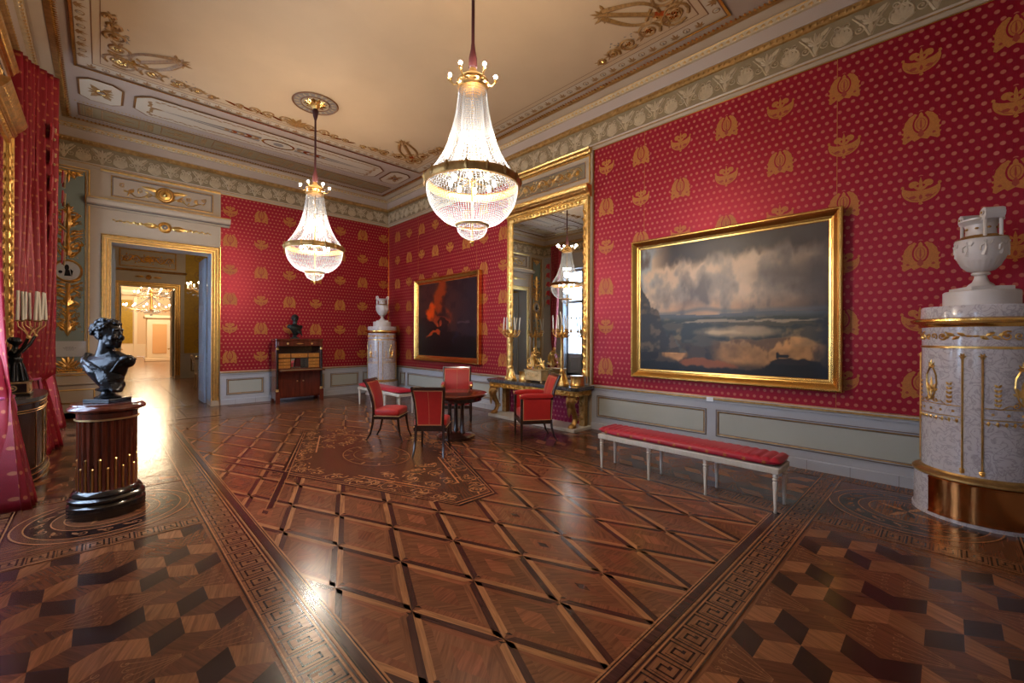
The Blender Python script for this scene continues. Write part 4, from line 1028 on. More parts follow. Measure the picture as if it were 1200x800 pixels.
c.box(.9, 6, .0, 1.0, 0, .06, 1, R3); c.box(-1.2, .62, .0, 4.2, .0, .1, 1, R3); c.box(-.6, .42, 0, 3.7, .1, .16, 4, R3); c.box(-.45, .27, 0, 3.5, .16, .18, 5, R3)
struct(c.build('wall_ballroom', ['cream_wall', 'cream_light', 'yellow_silk', 'gilt_pale', 'sash_grey', 'dark_amber'], smooth=30)) if 0 else None
M['dark_amber'] = mat('dark_amber', (.30, .14, .04), .4)
struct(c.build('wall_ballroom', ['cream_wall', 'cream_light', 'yellow_silk', 'gilt_pale', 'sash_grey', 'dark_amber'], smooth=30))
# pale stove in the ballroom
t = thing('tiled_stove', 'pale square stove seen far away through both doorways', 'stove', (2.72, 36.0, 0))
c = MB(); c.cbox(-.72, .72, -.5, .5, 0, .22, .03); c.cbox(-.64, .64, -.44, .44, .22, 2.75, .03); c.build('body', 'cream_light', t, smooth=0)
c = MB(); c.cbox(-.36, .36, -.47, -.44, .5, 2.4, .01); c.build('front_panel', 'peach', t, smooth=0) if 0 else None
M['peach'] = mat('peach', (.72, .42, .20), .4); c.build('front_panel', 'peach', t, smooth=0)
c = MB(); c.cbox(-.76, .76, -.56, .56, 2.75, 2.95, .04); c.build('top', 'cream_light', t, smooth=0)
# crystal chandeliers of the far rooms
def crystal_chandelier(nm, label, loc, r, h, tiers, top, group=None):
    t = thing(nm, label, 'chandelier', loc, 0, group)
    f = MB(); cr = MB(); ca = MB(); fl = MB(); al = []
    f.tube([(0, 0, top), (0, 0, h)], .02, 6); f.lathe([(.03, -.2), (.08, 0), (.05, .1), (.07, h * .5), (.03, h)], 10)
    for ti in range(tiers):
        rr, z, k = r * (1 - .38 * ti), ti * h * .33, int(14 * (1 - .3 * ti))
        for i in range(k):
            a = 2 * PI * i / k + ti * .3; x, y = rr * math.cos(a), rr * math.sin(a)
            f.tube([(.04 * math.cos(a), .04 * math.sin(a), z - .05), (x * .6, y * .6, z - .12), (x, y, z)], .012, 5)
            f.lathe([(.01, z - .02), (.045, z), (.045, z + .015)], 7, (x, y)); al.append((x, y, z))
            for q in range(4): cr.ball((x * (1 - q * .22), y * (1 - q * .22), z - .06 - .07 * (1 + math.sin(q * 1.1))), .022, 5, sc=(.8, .8, 1.6))
            cr.ridge(Fr((0, 0, 0), (math.cos(a), math.sin(a), 0), (0, 0, 1), (-math.sin(a), math.cos(a), 0)), [(rr * (1 - q / 8), z + h * .33 * (q / 8) ** 2) for q in range(9)], .03, .01)
    for q in range(3): cr.lathe([(r * .45 * (1 - q * .2), -.12 - q * .08), (r * .5 * (1 - q * .2), -.08 - q * .08)], 16, caps=False)
    cr.ball((0, 0, -.36), .06, 8)
    f.build('frame', 'brass', t); cr.build('crystals', 'beads', t); 
    for (x, y, z) in al:
        ca = MB(); ca.lathe([(.013, z + .01), (.013, z + .14)], 6, (x, y)); q = ca.build('candle', 'candle', t)
        fl = MB(); fl.ball((x, y, z + .175), .02 * (1.7 if tiers > 1 else 1), 6, sc=(1, 1, 1.7)); fl.build('flame', 'flame', q)
    return t
crystal_chandelier('crystal_chandelier', 'lit candle chandelier of the yellow room, cut by the gilt door frame', (2.62, 17.2, 3.15), .62, .8, 1, 2.05)
crystal_chandelier('crystal_chandelier', 'largest lit crystal chandelier seen through both doorways, nearer one', (2.38, 26.0, 3.75), 1.15, 2.2, 3, 4.9, 'ballroom chandeliers')
crystal_chandelier('crystal_chandelier', 'lit crystal chandelier of the ballroom, lower and farther left one', (2.0, 31.0, 3.15), 1.15, 2.2, 3, 5.2, 'ballroom chandeliers')
# white chair in the yellow room
t = thing('side_chair', 'white painted chair half hidden behind the gilt door frame', 'chair', (2.34, 16.5, 0), 0)
c = MB()
for s_ in (-1, 1): c.tube([(-.30, s_ * .19, 1.0), (-.22, s_ * .2, .75), (-.18, s_ * .2, .46), (-.22, s_ * .2, .0)], [.018, .02, .022, .014], 8)
c.tube([(-.30, -.19, 1.0), (-.31, 0, 1.02), (-.30, .19, 1.0)], .02, 8); c.tube([(-.25, -.19, .80), (-.26, 0, .80), (-.25, .19, .80)], .015, 8); c.build('back_frame', 'white_paint', t)
for s_ in (-1, 1): c = MB(); c.tube([(.2, s_ * .2, .44), (.2, s_ * .2, .0)], [.024, .013], 8); c.build('leg', 'white_paint', t)
c = MB(); c.cbox(-.2, .22, -.22, .22, .40, .45, .01); c.build('seat_rail', 'white_paint', t); c = MB(); c.cushion(-.18, .2, -.2, .2, .45, .50, 3, .01, 8); c.build('seat', 'paint_green', t)
# ================================================================== MIRROR BAYS
def noise2(w, h, sc, seed, oct_=5):
    rg = np.random.RandomState(seed); out = np.zeros((h, w)); amp = 1
    for o in range(oct_):
        gw, gh = max(2, int(sc[0] * 2 ** o) + 2), max(2, int(sc[1] * 2 ** o) + 2); G = rg.rand(gh, gw)
        x = np.linspace(0, gw - 1.001, w); y = np.linspace(0, gh - 1.001, h); xi, yi = x.astype(int), y.astype(int)
        fx, fy = x - xi, y - yi; fx, fy = fx * fx * (3 - 2 * fx), fy * fy * (3 - 2 * fy)
        a = G[yi][:, xi]; b_ = G[yi][:, np.minimum(xi + 1, gw - 1)]; c_ = G[np.minimum(yi + 1, gh - 1)][:, xi]; d_ = G[np.minimum(yi + 1, gh - 1)][:, np.minimum(xi + 1, gw - 1)]
        out += amp * ((a * (1 - fx) + b_ * fx) * (1 - fy)[:, None] + (c_ * (1 - fx) + d_ * fx) * fy[:, None]); amp *= .5
    out -= out.min(); return out / out.max()

def pier_mirror(label, x, y0, y1, sgn, ztop=4.05, zb=.80):
    fr = Fr((x, 0, 0), (0, 1, 0), (0, 0, 1), (sgn, 0, 0))
    t = thing('pier_mirror', label, 'mirror', (0, 0, 0))
    g = MB(); g.box(y0 + .06, y1 - .06, .04 + zb, ztop - .02, .055, .06, 0, fr); g.build('mirror_glass', 'mirror', t, smooth=0)
    g = MB()
    g.frame(fr, y0 + .13, zb, y1 - .13, ztop - .06, [(0, .06), (.0, .075), (.012, .085), (.02, .078), (.09, .088), (.10, .105), (.12, .105), (.13, .09), (.13, .05)], 0, sides='lrt')
    for u in (y0 + .065, y1 - .065):
        v = zb + .15
        k = 0
        while v < ztop - .15:
            g.leaf(fr, u, v, PI / 2 + (.6 if k % 2 else -.6), .13, .055, .022, .086, 0); g.disc(fr, u + (.03 if k % 2 else -.03), v + .03, .018, .088, 0, k=8, h=.015); v += .075; k += 1
        g.box(u - .065, u + .065, zb - .03, zb + .12, .04, .10, 1, fr)
    for (u, v, a) in walk(y0 + .15, ztop, y1 - .15, ztop, .09):
        g.leaf(fr, u, v - .04, PI / 2, .09, .07, .022, .086, 0)
    g.build('frame', ['gilt', 'white_paint'], t, smooth=30)
    g = MB()
    pr(fr, y0 - .03, y1 + .03, [(ztop + .06, .05), (ztop + .065, .10), (ztop + .09, .12), (ztop + .12, .12), (ztop + .15, .15), (ztop + .20, .19), (ztop + .24, .21), (ztop + .26, .21), (ztop + .27, .05)], 0, g)
    for i, (u, v, a) in enumerate(walk(y0, ztop + .1, y1, ztop + .1, .075)):
        g.leaf(fr, u, v + .05, PI / 2, .10, .06, .02, .16, 0); g.disc(fr, u, v - .01, .022, .122, 0, k=8, h=.015)
    g.build('cornice', 'gilt', t, smooth=30)
    return t

def bay(nm, x, y0, y1, sgn, a, b_):
    fr = Fr((x, 0, 0), (0, 1, 0), (0, 0, 1), (sgn, 0, 0)); g = MB()
    g.box(a, b_, 0, 4.93, -.01, .045, 0, fr)
    g.frame(fr, y0 + .13, 4.49, y1 - .13, 4.74, [(0, .048), (0, .056), (.02, .06), (.03, .05), (.10, .052), (.11, .07), (.13, .07), (.13, .045)], [3, 3, 1, 0, 1, 1, 1])
    g.rect(fr, y0 + .13, 4.49, y1 - .13, 4.74, .048, 2)
    g.rinceau(fr, y0 + .18, 4.615, y1 - .18, 4.615, .21, .10, .03, .014, .05, 4)
    for i in range(9): g.rosette(fr, y0 + .28 + (y1 - y0 - .56) * i / 8, 4.615, .055, .02, .05, 1)
    pr(fr, y0 - .02, y1 + .02, [(4.88, .05), (4.89, .09), (4.92, .10), (4.95, .13), (4.975, .14), (4.985, .05)], 1, g)
    for (u, v, aa) in walk(y0, 4.9, y1, 4.9, .05): g.leaf(fr, u, 4.885, PI / 2, .05, .035, .012, .10, 1)
    struct(g.build(nm, ['paint_warm', 'gilt', 'frieze_ground', 'panel_line', 'gilt_pale'], smooth=30))
bay('trim_mirror_bay', XR, 4.44, 6.53, -1, 4.40, 6.57)
pier_mirror('tall gilt pier mirror above the marble console, reflecting the chandelier', XR, 4.44, 6.53, -1)
bay('trim_pier_bay', XL, 6.90, 8.26, 1, 6.88, 8.28)
pier_mirror('gilt pier mirror over the bow-fronted commode, at the left edge', XL, 6.90, 8.26, 1, 4.05, .98)

# ================================================================== PAINTINGS
def painting(label, y0, y1, z0, z1, fn):
    fr = Fr((XR, 0, 0), (0, 1, 0), (0, 0, 1), (-1, 0, 0)); t = thing('framed_painting', label, 'painting', (0, 0, 0)); w = .135
    g = MB(); g.frame(fr, y0 + w, z0 + w, y1 - w, z1 - w, [(-.01, .05), (0, .058), (.02, .062), (.028, .072), (.045, .078), (.085, .115), (.105, .128), (.12, .128), (.135, .115), (.135, .02)], 0)
    for (u, v) in ((y0, z0), (y0, z1), (y1, z0), (y1, z1)): pass
    g.build('frame', 'gilt_frame', t, smooth=30)
    W, H = 240, 156; C = fn(W, H)
    cy0, cy1, cz0, cz1 = y0 + w - .02, y1 - w + .02, z0 + w - .02, z1 - w + .02
    me = bpy.data.meshes.new('canvas'); vs = []; fs = []
    for j in range(H):
        for i in range(W): vs.append(fr.p(cy1 + (cy0 - cy1) * i / (W - 1), cz0 + (cz1 - cz0) * j / (H - 1), .052))
    for j in range(H - 1):
        for i in range(W - 1): a = j * W + i; fs.append((a, a + 1, a + W + 1, a + W))
    me.from_pydata(vs, [], fs); me.materials.append(M['canvas']); ca = me.color_attributes.new('Col', 'FLOAT_COLOR', 'POINT')
    cc = np.ones((W * H, 4), np.float32); cc[:, :3] = (np.clip(C, 0, 1) ** 2.2).reshape(-1, 3); ca.data.foreach_set('color', cc.ravel())
    o = bpy.data.objects.new('canvas', me); COL.objects.link(o); o.parent = t
    return t
M['canvas'] = mat('canvas', (1, 1, 1), .34, bump=.22, bscale=3, attr=True, spec=.35, stretch=(20, 20, 3), coat=.06, croh=.3)
def mixc(a, b_, k): return a * (1 - k[..., None]) + np.array(b_) * k[..., None]
def sm(x, a, b_): t = np.clip((x - a) / (b_ - a), 0, 1); return t * t * (3 - 2 * t)
def landscape(W, H):
    S, T = np.meshgrid(np.linspace(0, 1, W), np.linspace(0, 1.1, H)); n1, n2, n3 = noise2(W, H, (5, 4), 3), noise2(W, H, (9, 16), 8), noise2(W, H, (16, 6), 21)
    n4, n5 = noise2(W, H, (3, 6), 5), noise2(W, H, (22, 18), 31, 3); wv = (n2 - .5) * .07 + (n5 - .5) * .02; Tw = T + wv * .6; Sw = S + (n3 - .5) * .08
    el = lambda x, y, a, b_, e=.35: sm(1 - ((Sw - x) / a) ** 2 - ((Tw - y) / b_) ** 2, 0, e)
    C = np.zeros((H, W, 3)) + np.array((.52, .49, .47))
    C = mixc(C, (.56, .62, .68), sm(S + .3 * n1, .5, .1) * sm(T, .55, .85))
    cl = n1 * .55 + .45 * n3
    C = mixc(C, (.74, .67, .60), sm(cl, .48, .70)); C = mixc(C, (.34, .31, .30), sm(1 - cl, .48, .72))
    C = mixc(C, (.66, .54, .45), sm(T, .64, .52) * sm(n3, .3, .7) * .8)
    C = mixc(C, (.20, .17, .15), sm(T + .16 * (n3 - .5), .90, 1.0) * sm(S, .05, .25)); C = mixc(C, (.27, .25, .25), sm(S + .25 * n4, .75, 1.1) * .85)
    C = mixc(C, (.33, .36, .40), sm(1 - np.abs(T - .50 - .03 * np.exp(-((S - .4) / .1) ** 2)) / .03, 0, 1) * .7)
    L = np.zeros((H, W, 3)) + np.array((.27, .26, .23))
    L = mixc(L, (.16, .18, .17), sm(n2, .42, .6)); L = mixc(L, (.50, .43, .31), sm(n5, .55, .8) * .7)
    L = mixc(L, (.30, .33, .36), sm(T, .42, .48)); L = mixc(L, (.56, .52, .46), el(.6, .425, .38, .012) * .9); L = mixc(L, (.20, .22, .20), el(.5, .445, .5, .010) * .8)
    L = mixc(L, (.62, .56, .47), el(.60, .345, .27, .06, 1.0) * (.75 + .25 * n3)); L = mixc(L, (.72, .66, .56), el(.52, .34, .13, .02, .9) * .8); L = mixc(L, (.26, .25, .20), el(.72, .405, .25, .018) * .9)
    L = mixc(L, (.24, .20, .15), sm(.26 - T + wv, 0, .03)); L = mixc(L, (.13, .11, .09), sm(n5, .5, .7) * sm(.25 - T, 0, .05) * .7)
    L = mixc(L, (.78, .58, .36), el(.25, .15, .09, .065, .6) * (.55 + .45 * n5)); L = mixc(L, (.86, .68, .46), el(.22, .17, .05, .03, .8) * .8)
    d2 = sm(.27 + .10 * (S - .45) - .5 * np.maximum(0, S - .86) - Tw, 0, .02) * sm(S, .43, .52); L = mixc(L, (.74, .56, .36), d2 * sm(T, .05, .12) * (.35 + .65 * n5)); L = mixc(L, (.30, .24, .18), d2 * sm(n3, .55, .7) * .8)
    L = mixc(L, (.56, .32, .17), el(.42, .08, .16, .05) * .8)
    L = mixc(L, (.08, .07, .06), el(.86, .06, .17, .09, .25)); L = mixc(L, (.13, .10, .08), el(.83, .115, .10, .025, .3)); L = mixc(L, (.07, .06, .06), el(.775, .17, .018, .035, .5)); L = mixc(L, (.07, .06, .06), el(.80, .16, .03, .018, .5))
    L = mixc(L, (.10, .09, .08), np.clip(el(.05, .17, .10, .09, .3) + sm(.05 - T + .05 * n5, 0, .02), 0, 1)); L = mixc(L, (.05, .05, .05), el(.12, .05, .15, .05))
    C = np.where((T < .487 + .006 * np.sin(S * 11))[..., None], L, C)
    cliff = sm((.76 - Sw * 2.1 + .10 * np.sin(S * 60) * .2) - T, 0, .012) * sm(.36 - S, 0, .02) * (T > .17); C = mixc(C, (.15, .14, .12), cliff * (.8 + .2 * n2)); C = mixc(C, (.36, .31, .25), cliff * sm(n5, .52, .75) * .8)
    slope = sm((.50 - S * 1.0 + wv) - T, 0, .02) * sm(.42 - S, 0, .04) * (T > .17); C = mixc(C, (.20, .21, .20), slope * .8 * (1 - cliff)); C = mixc(C, (.34, .34, .31), slope * sm(n5, .5, .7) * .7 * (1 - cliff))
    C = mixc(C, (.10, .13, .20), sm(S, .90, 1.0) * sm(T, .6, .35) * .7)
    return np.clip(C * np.array((1.12, 1.04, .93)), 0, 1)
def volcano(W, H):
    S, T = np.meshgrid(np.linspace(0, 1, W), np.linspace(0, 1, H)); n1, n2, n3 = noise2(W, H, (4, 3), 13), noise2(W, H, (10, 8), 4), noise2(W, H, (6, 14), 9)
    n4 = noise2(W, H, (14, 12), 77); S = S + (n2 - .5) * .16 + (n4 - .5) * .05; T = T + (n3 - .5) * .10
    C = np.zeros((H, W, 3)) + np.array((.17, .11, .10)); C = mixc(C, (.10, .09, .12), sm(S, .55, .95) * .8)
    C = mixc(C, (.42, .16, .06), sm(n1 + .35 - abs(S - .35) * 1.2, .6, 1.0) * sm(T, .35, .55)); C = mixc(C, (.09, .06, .07), sm(n2, .5, .75) * .6)
    pl_ = sm(1 - ((S - .20 - (T - .5) * .25) / .10) ** 2 - ((T - .60) / .17) ** 2, 0, .8); C = mixc(C, (.74, .24, .05), pl_ * (.5 + .5 * n2))
    C = mixc(C, (.55, .20, .08), sm(1 - ((S - .42) / .18) ** 2 - ((T - .46) / .08) ** 2, 0, .9) * (.4 + .6 * n3)); C = mixc(C, (.28, .24, .25), sm(1 - ((S - .8) / .14) ** 2 - ((T - .46) / .03) ** 2, 0, .6) * n3)
    land = sm(.54 - S * .3 + .03 * (n2 - .5) - T, 0, .02); C = mixc(C, (.075, .06, .06), land * .95)
    C = mixc(C, (.55, .20, .07), sm(1 - ((S - .28) / .17) ** 2 - ((T - .29 + .05 * np.sin(S * 14)) / .03) ** 2, 0, .7) * .85)
    C = mixc(C, (.05, .04, .045), sm(1 - ((S - .47) / .07) ** 2 - ((T - .42) / .08) ** 2, 0, .3) * .8); C = mixc(C, (.055, .045, .045), sm(.24 + .04 * n2 - T, 0, .04))
    C = mixc(C, (.10, .10, .14), sm(1 - ((S - .66) / .05) ** 2 - ((T - .26) / .10) ** 2, 0, .8) * .8)
    return np.clip(C * 1.25, 0, 1)
painting('large gilt-framed landscape painting of a lake under clouds, above the near bench', .86, 3.59, .98, 3.155, landscape)
painting('gilt-framed dark painting of a fiery volcano night, between corner stove and mirror', 7.45, 10.22, .985, 3.16, volcano)
for (y, z, s_, nm) in ((2.36, .745, .045, 'white caption card clipped to the rail below the lake painting'), (8.35, .745, .05, 'white caption card clipped to the rail below the volcano painting')):
    g = MB(); g.box(y - s_, y + s_, z - .03, z + .03, .0695, .076, 0, RW); tag(g.build('caption_card', 'white', smooth=0), nm, 'sign')

# ================================================================== CHANDELIERS
def make_chandelier():
    t = thing('chandelier', 'large lit basket chandelier of crystal beads, hanging nearer the camera', 'chandelier', (2.69, 3.36, 0), 0, 'basket chandeliers of the red room')
    def strands(prof, n_, bead):
        g = MB()
        # resample the profile in bead steps
        P = [prof[0]]; out = []
        seg = []
        for (r0, z0), (r1, z1) in zip(prof, prof[1:]): seg.append((math.hypot(r1 - r0, z1 - z0), r0, z0, r1, z1))
        tot = sum(s_[0] for s_ in seg); k = int(tot / bead)
        pts = []
        for i in range(k + 1):
            d = tot * i / k
            for (l, r0, z0, r1, z1) in seg:
                if d <= l + 1e-9: f = d / l; pts.append((r0 + (r1 - r0) * f, z0 + (z1 - z0) * f)); break
                d -= l
        for j in range(n_):
            a = 2 * PI * j / n_; ca, sa = math.cos(a), math.sin(a)
            for i in range(k):
                (r0, z0), (r1, z1) = pts[i], pts[i + 1]; rm, zm = (r0 + r1) / 2, (z0 + z1) / 2; q = min(bead * .46, rm * PI / n_ * .92)
                tx, ty = -sa * q, ca * q; nx, ny = ca * q, sa * q; m_ = (rm * ca, rm * sa, zm); gp = .12
                A = (r0 * ca * (1 - gp) + m_[0] * gp, r0 * sa * (1 - gp) + m_[1] * gp, z0 * (1 - gp) + zm * gp); B = (r1 * ca * (1 - gp) + m_[0] * gp, r1 * sa * (1 - gp) + m_[1] * gp, z1 * (1 - gp) + zm * gp)
                vs = [A, (m_[0] + tx, m_[1] + ty, zm), (m_[0] + nx, m_[1] + ny, zm), (m_[0] - tx, m_[1] - ty, zm), B]
                g.add(vs, [(0, 1, 2), (0, 2, 3), (4, 2, 1), (4, 3, 2)])
        return g
    up = [(.135, 4.10), (.16, 3.90), (.195, 3.72), (.24, 3.56), (.29, 3.44), (.36, 3.32), (.44, 3.21)]
    lo = [(.455, 3.12), (.45, 3.04), (.42, 2.94), (.36, 2.85), (.28, 2.78), (.17, 2.735)]
    bo = [(.15, 2.73), (.145, 2.68), (.11, 2.63), (.06, 2.60), (.012, 2.585)]
    strands(up, 64, .022).build('bead_cone', 'beads', t, smooth=0); strands(lo, 96, .020).build('bead_basket', 'beads', t, smooth=0); strands(bo, 44, .017).build('bead_bowl', 'beads', t, smooth=0)
    inner = strands([(.09, 4.08), (.12, 3.6), (.2, 3.35), (.30, 3.22)], 26, .03); inner.build('inner_beads', 'beads', t, smooth=0)
    f = MB(); f.lathe([(.45, 3.115), (.475, 3.12), (.485, 3.135), (.485, 3.185), (.475, 3.20), (.45, 3.205)], 56, caps=False)
    for i in range(16):
        a = i * PI / 8; F = Fr((0, 0, 0), (-math.sin(a), math.cos(a), 0), (0, 0, 1), (math.cos(a), math.sin(a), 0))
        f.leaf(F, 0, 3.115, PI / 2, .11, .045, .022, .484); f.disc(F, 0, 3.16, .02, .486, k=8, h=.02)
    f.build('ring', 'gilt_dull', t)
    for z, r_, n_ in ((2.735, .155, 'lower_ring'), (4.10, .14, 'crown')):
        f = MB()
        if n_ == 'crown':
            f.lathe([(.13, 4.09), (.15, 4.10), (.155, 4.12), (.145, 4.135), (.145, 4.17), (.16, 4.185), (.15, 4.20), (.10, 4.24), (.05, 4.27), (.03, 4.33)], 32)
            for i in range(12): f.ball((.155 * math.cos(i * PI / 6), .155 * math.sin(i * PI / 6), 4.15), .014, 8)
        else: f.lathe([(.15, 2.72), (.168, 2.725), (.172, 2.74), (.16, 2.755), (.15, 2.755)], 36, caps=False)
        c_ = f.build(n_, 'gilt_dull', t)
    f = MB(); f.ball((0, 0, 2.565), .022, 10); f.ball((0, 0, 2.535), .013, 8); f.build('finial', 'gilt', t)
    f = MB(); f.tube([(0, 0, 2.6), (0, 0, 4.2)], .012, 6)
    for z, r_ in ((3.16, .46), (2.75, .15)):
        for i in range(4): a = i * PI / 2; f.tube([(0, 0, z + .02), (r_ * math.cos(a), r_ * math.sin(a), z)], .006, 5)
    f.build('inner_rod', 'brass', t)
    f = MB(); f.tube([(0, 0, 4.33), (0, 0, 5.60)], .017, 10); f.lathe([(.018, 4.30), (.045, 4.33), (.042, 4.42), (.026, 4.50), (.017, 4.58)], 14); f.lathe([(.017, 5.40), (.04, 5.48), (.05, 5.56), (.03, 5.62)], 14); f.build('rope_sleeve', 'red_rope', t)
    f = MB(); f.lathe([(.02, 5.58), (.06, 5.62), (.07, 5.66), (.04, 5.69)], 16); f.build('ceiling_hook', 'gilt', t)
    for i in range(6):
        a = i * PI / 3 + .35; ca, sa = math.cos(a), math.sin(a)
        f = MB(); f.tube([(.13 * ca, .13 * sa, 4.17), (.19 * ca, .19 * sa, 4.15), (.23 * ca, .23 * sa, 4.19)], .008, 6); f.lathe([(.01, 4.19), (.02, 4.195), (.02, 4.21), (.012, 4.225)], 8, (.23 * ca, .23 * sa)); q = f.build('lamp_arm', 'brass', t)
        f = MB(); f.ball((.23 * ca, .23 * sa, 4.245), .017, 8, sc=(1, 1, 1.3)); f.build('bulb', 'bulb', q)
    for i in range(8):
        a = i * PI / 4
        for r_, z, q in ((.22, 3.16, .022), (.10, 3.62, .016)): f = MB(); f.ball((r_ * math.cos(a), r_ * math.sin(a), z), q, 8, sc=(1, 1, 1.6)); f.build('inner_bulb', 'bulb_in', t)
    return t
M['bulb_in'] = emit('bulb_in', (1., .95, .86), 60)
ch = make_chandelier()
ch2 = dup(ch, (2.69, 7.76, 0), .4, 'large lit basket chandelier of crystal beads, hanging farther away near the back wall')

# ================================================================== BENCHES
def make_bench(L=1.95, W=.37):
    t = thing('upholstered_bench', 'long crimson bench with white fluted legs, under the lake painting', 'bench', (4.60, 2.045, 0), 0, 'white benches with crimson seats')
    g = MB(); y0, y1, x0, x1 = -L / 2, L / 2, -W / 2, W / 2
    g.cbox(x0, x1, y0, y1, .365, .425, .006)
    k = int(L / .035)
    for i in range(k):
        y = y0 + .02 + (L - .04) * i / k
        for s_ in (x0 - .004, x1 - .001): g.box(s_, s_ + .005, y, y + .016, .372, .418)
    for i in range(9):
        x = x0 + .02 + (W - .04) * i / 9
        for s_ in (y0 - .004, y1 - .001): g.box(x, x + .016, s_, s_ + .005, .372, .418)
    g.build('frame', 'white_paint', t, smooth=0)
    for y in (y0 + .035, y0 + .035 + (L - .07) / 3, y1 - .035 - (L - .07) / 3, y1 - .035):
        for x in (x0 + .035, x1 - .035):
            g = MB(); g.lathe([(.011, 0), (.015, .012), (.012, .03), (.020, .20), (.024, .285), (.017, .295), (.026, .305), (.026, .315), (.017, .325), (.025, .335), (.025, .368)], 16, (x, y), rf=lambda r_, a, z: r_ * (1 - .10 * (math.cos(8 * a) > 0) * (.03 < z < .285)))
            g.build('leg', 'white_paint', t)
    g = MB(); g.cushion(x0 - .008, x1 + .008, y0 - .008, y1 + .008, .422, .505, 3.2, .012, 20)
    for v in range(len(g.v)):                       # rows of shallow tufting
        x, y, z = g.v[v]
    g2 = MB()
    def f(a, b_):
        x = x0 - .004 + (W + .008) * a; y = y0 - .004 + (L + .008) * b_
        e = min(1, min(a, 1 - a) * 9) ** .5 * min(1, min(b_, 1 - b_) * 40) ** .5
        return (x, y, .475 + .035 * e - .009 * e * abs(math.cos(PI * (b_ * 24))) ** 6 * 2)
    g2.grid(f, 12, 144)
    g.v += []; s_ = g.build('seat', 'bench_red', t); o = g2.build('seat_cover', 'bench_red', s_)
    g = MB()
    for i in range(11):
        y = y0 + .12 + (L - .24) * i / 10
        for sx in (-1, 1): F = Fr((sx * (W / 2 + .009), 0, 0), (0, 1, 0), (0, 0, 1), (sx, 0, 0)); g.rosette(F, y, .462, .022, .003, 0, 0, k=6)
    g.build('woven_flowers', 'silk_gold', s_, smooth=0)
    return t
bench = make_bench()
dup(bench, (4.59, 8.86, 0), 0, 'long crimson bench with white legs, in front of the far corner stove')

# ================================================================== CHAIRS
def rz(fx, fy): return math.atan2(-fx, fy)
def make_chair():
    t = thing('side_chair', 'red upholstered side chair seen from behind, nearest the camera at the round table', 'chair', (3.33, 5.02, 0), rz(.70, .71), 'red side chairs at the table')
    for s_ in (-1, 1):
        g = MB(); g.tube([(s_ * .185, .185, .40), (s_ * .187, .20, .25), (s_ * .195, .225, .1), (s_ * .205, .27, 0)], [.022, .019, .015, .012], 8); g.build('leg', 'dark_wood', t)
        g = MB(); g.tube([(s_ * .185, -.20, .42), (s_ * .187, -.215, .25), (s_ * .195, -.25, .1), (s_ * .205, -.31, 0)], [.022, .019, .016, .012], 8); g.build('leg', 'dark_wood', t)
    g = MB(); g.cbox(-.215, .215, .165, .205, .335, .385, .006); g.cbox(-.205, .205, -.215, -.175, .335, .385, .006)
    for s_ in (-1, 1): g.cbox(s_ * .205 - .018, s_ * .205 + .018, -.2, .19, .335, .385, .006)
    g.build('seat_rail', 'dark_wood', t, smooth=0)
    g = MB(); g.cushion(-.225, .225, -.19, .215, .383, .50, 5, .012, 16); st = g.build('seat', 'chair_red', t)
    g = MB(); g.tube([(-.22, .21, .388), (.22, .21, .388)], .005, 6); g.tube([(.22, .21, .388), (.22, -.18, .388)], .005, 6); g.tube([(-.22, .21, .388), (-.22, -.18, .388)], .005, 6); g.build('piping', 'piping', st)
    Yb = lambda z: -.205 - .02 * max(0, (z - .4) / .5) - .12 * max(0, (z - .45) / .5) ** 2.2
    Xb = lambda z: .175 + .035 * max(0, (z - .4) / .5) ** 1.5
    zs = [.38 + .56 * i / 10 for i in range(11)]
    g = MB()
    for s_ in (-1, 1): g.tube([(s_ * Xb(z), Yb(z), z) for z in zs], [.019] * 11, 8)
    g.loft([[(x, Yb(.92) - .02, .905), (x, Yb(.92) + .014, .905), (x, Yb(.94) + .014, .945), (x, Yb(.94) - .02, .945)] for x in (-.225, -.12, .12, .225)]); g.loft([[(x, Yb(.42) - .016, .375), (x, Yb(.42) + .016, .375), (x, Yb(.42) + .016, .415), (x, Yb(.42) - .016, .415)] for x in (-.19, .19)]); g.build('back_frame', 'dark_wood', t, smooth=50)
    g = MB()
    for d, fl in ((.022, 1), (-.016, -1)):
        def f(a, b_): z = .415 + .49 * b_; x = (2 * a - 1) * (Xb(z) - .012); return (x, Yb(z) + d + fl * .012 * (1 - (2 * a - 1) ** 2) * math.sin(PI * b_) ** .4, z)
        g.grid(f, 8, 14)
    bk = g.build('back_panel', 'chair_red', t)
    g = MB()
    for d in (.026, -.020):
        for s_ in (-1, 1): g.tube([(s_ * (Xb(z) - .018), Yb(z) + d, z) for z in zs[1:-1]], .004, 5)
        for z in (.425, .895): g.tube([(-(Xb(z) - .018), Yb(z) + d, z), (Xb(z) - .018, Yb(z) + d, z)], .004, 5)
    g.tube([(0, Yb(z) - .029, z) for z in zs[1:-1]], .002, 4)
    g.build('piping', 'piping', bk)
    return t
sc1 = make_chair()
dup(sc1, (3.31, 6.18, 0), rz(.65, -.76), 'red side chair with curved back seen in profile, left of the round table')
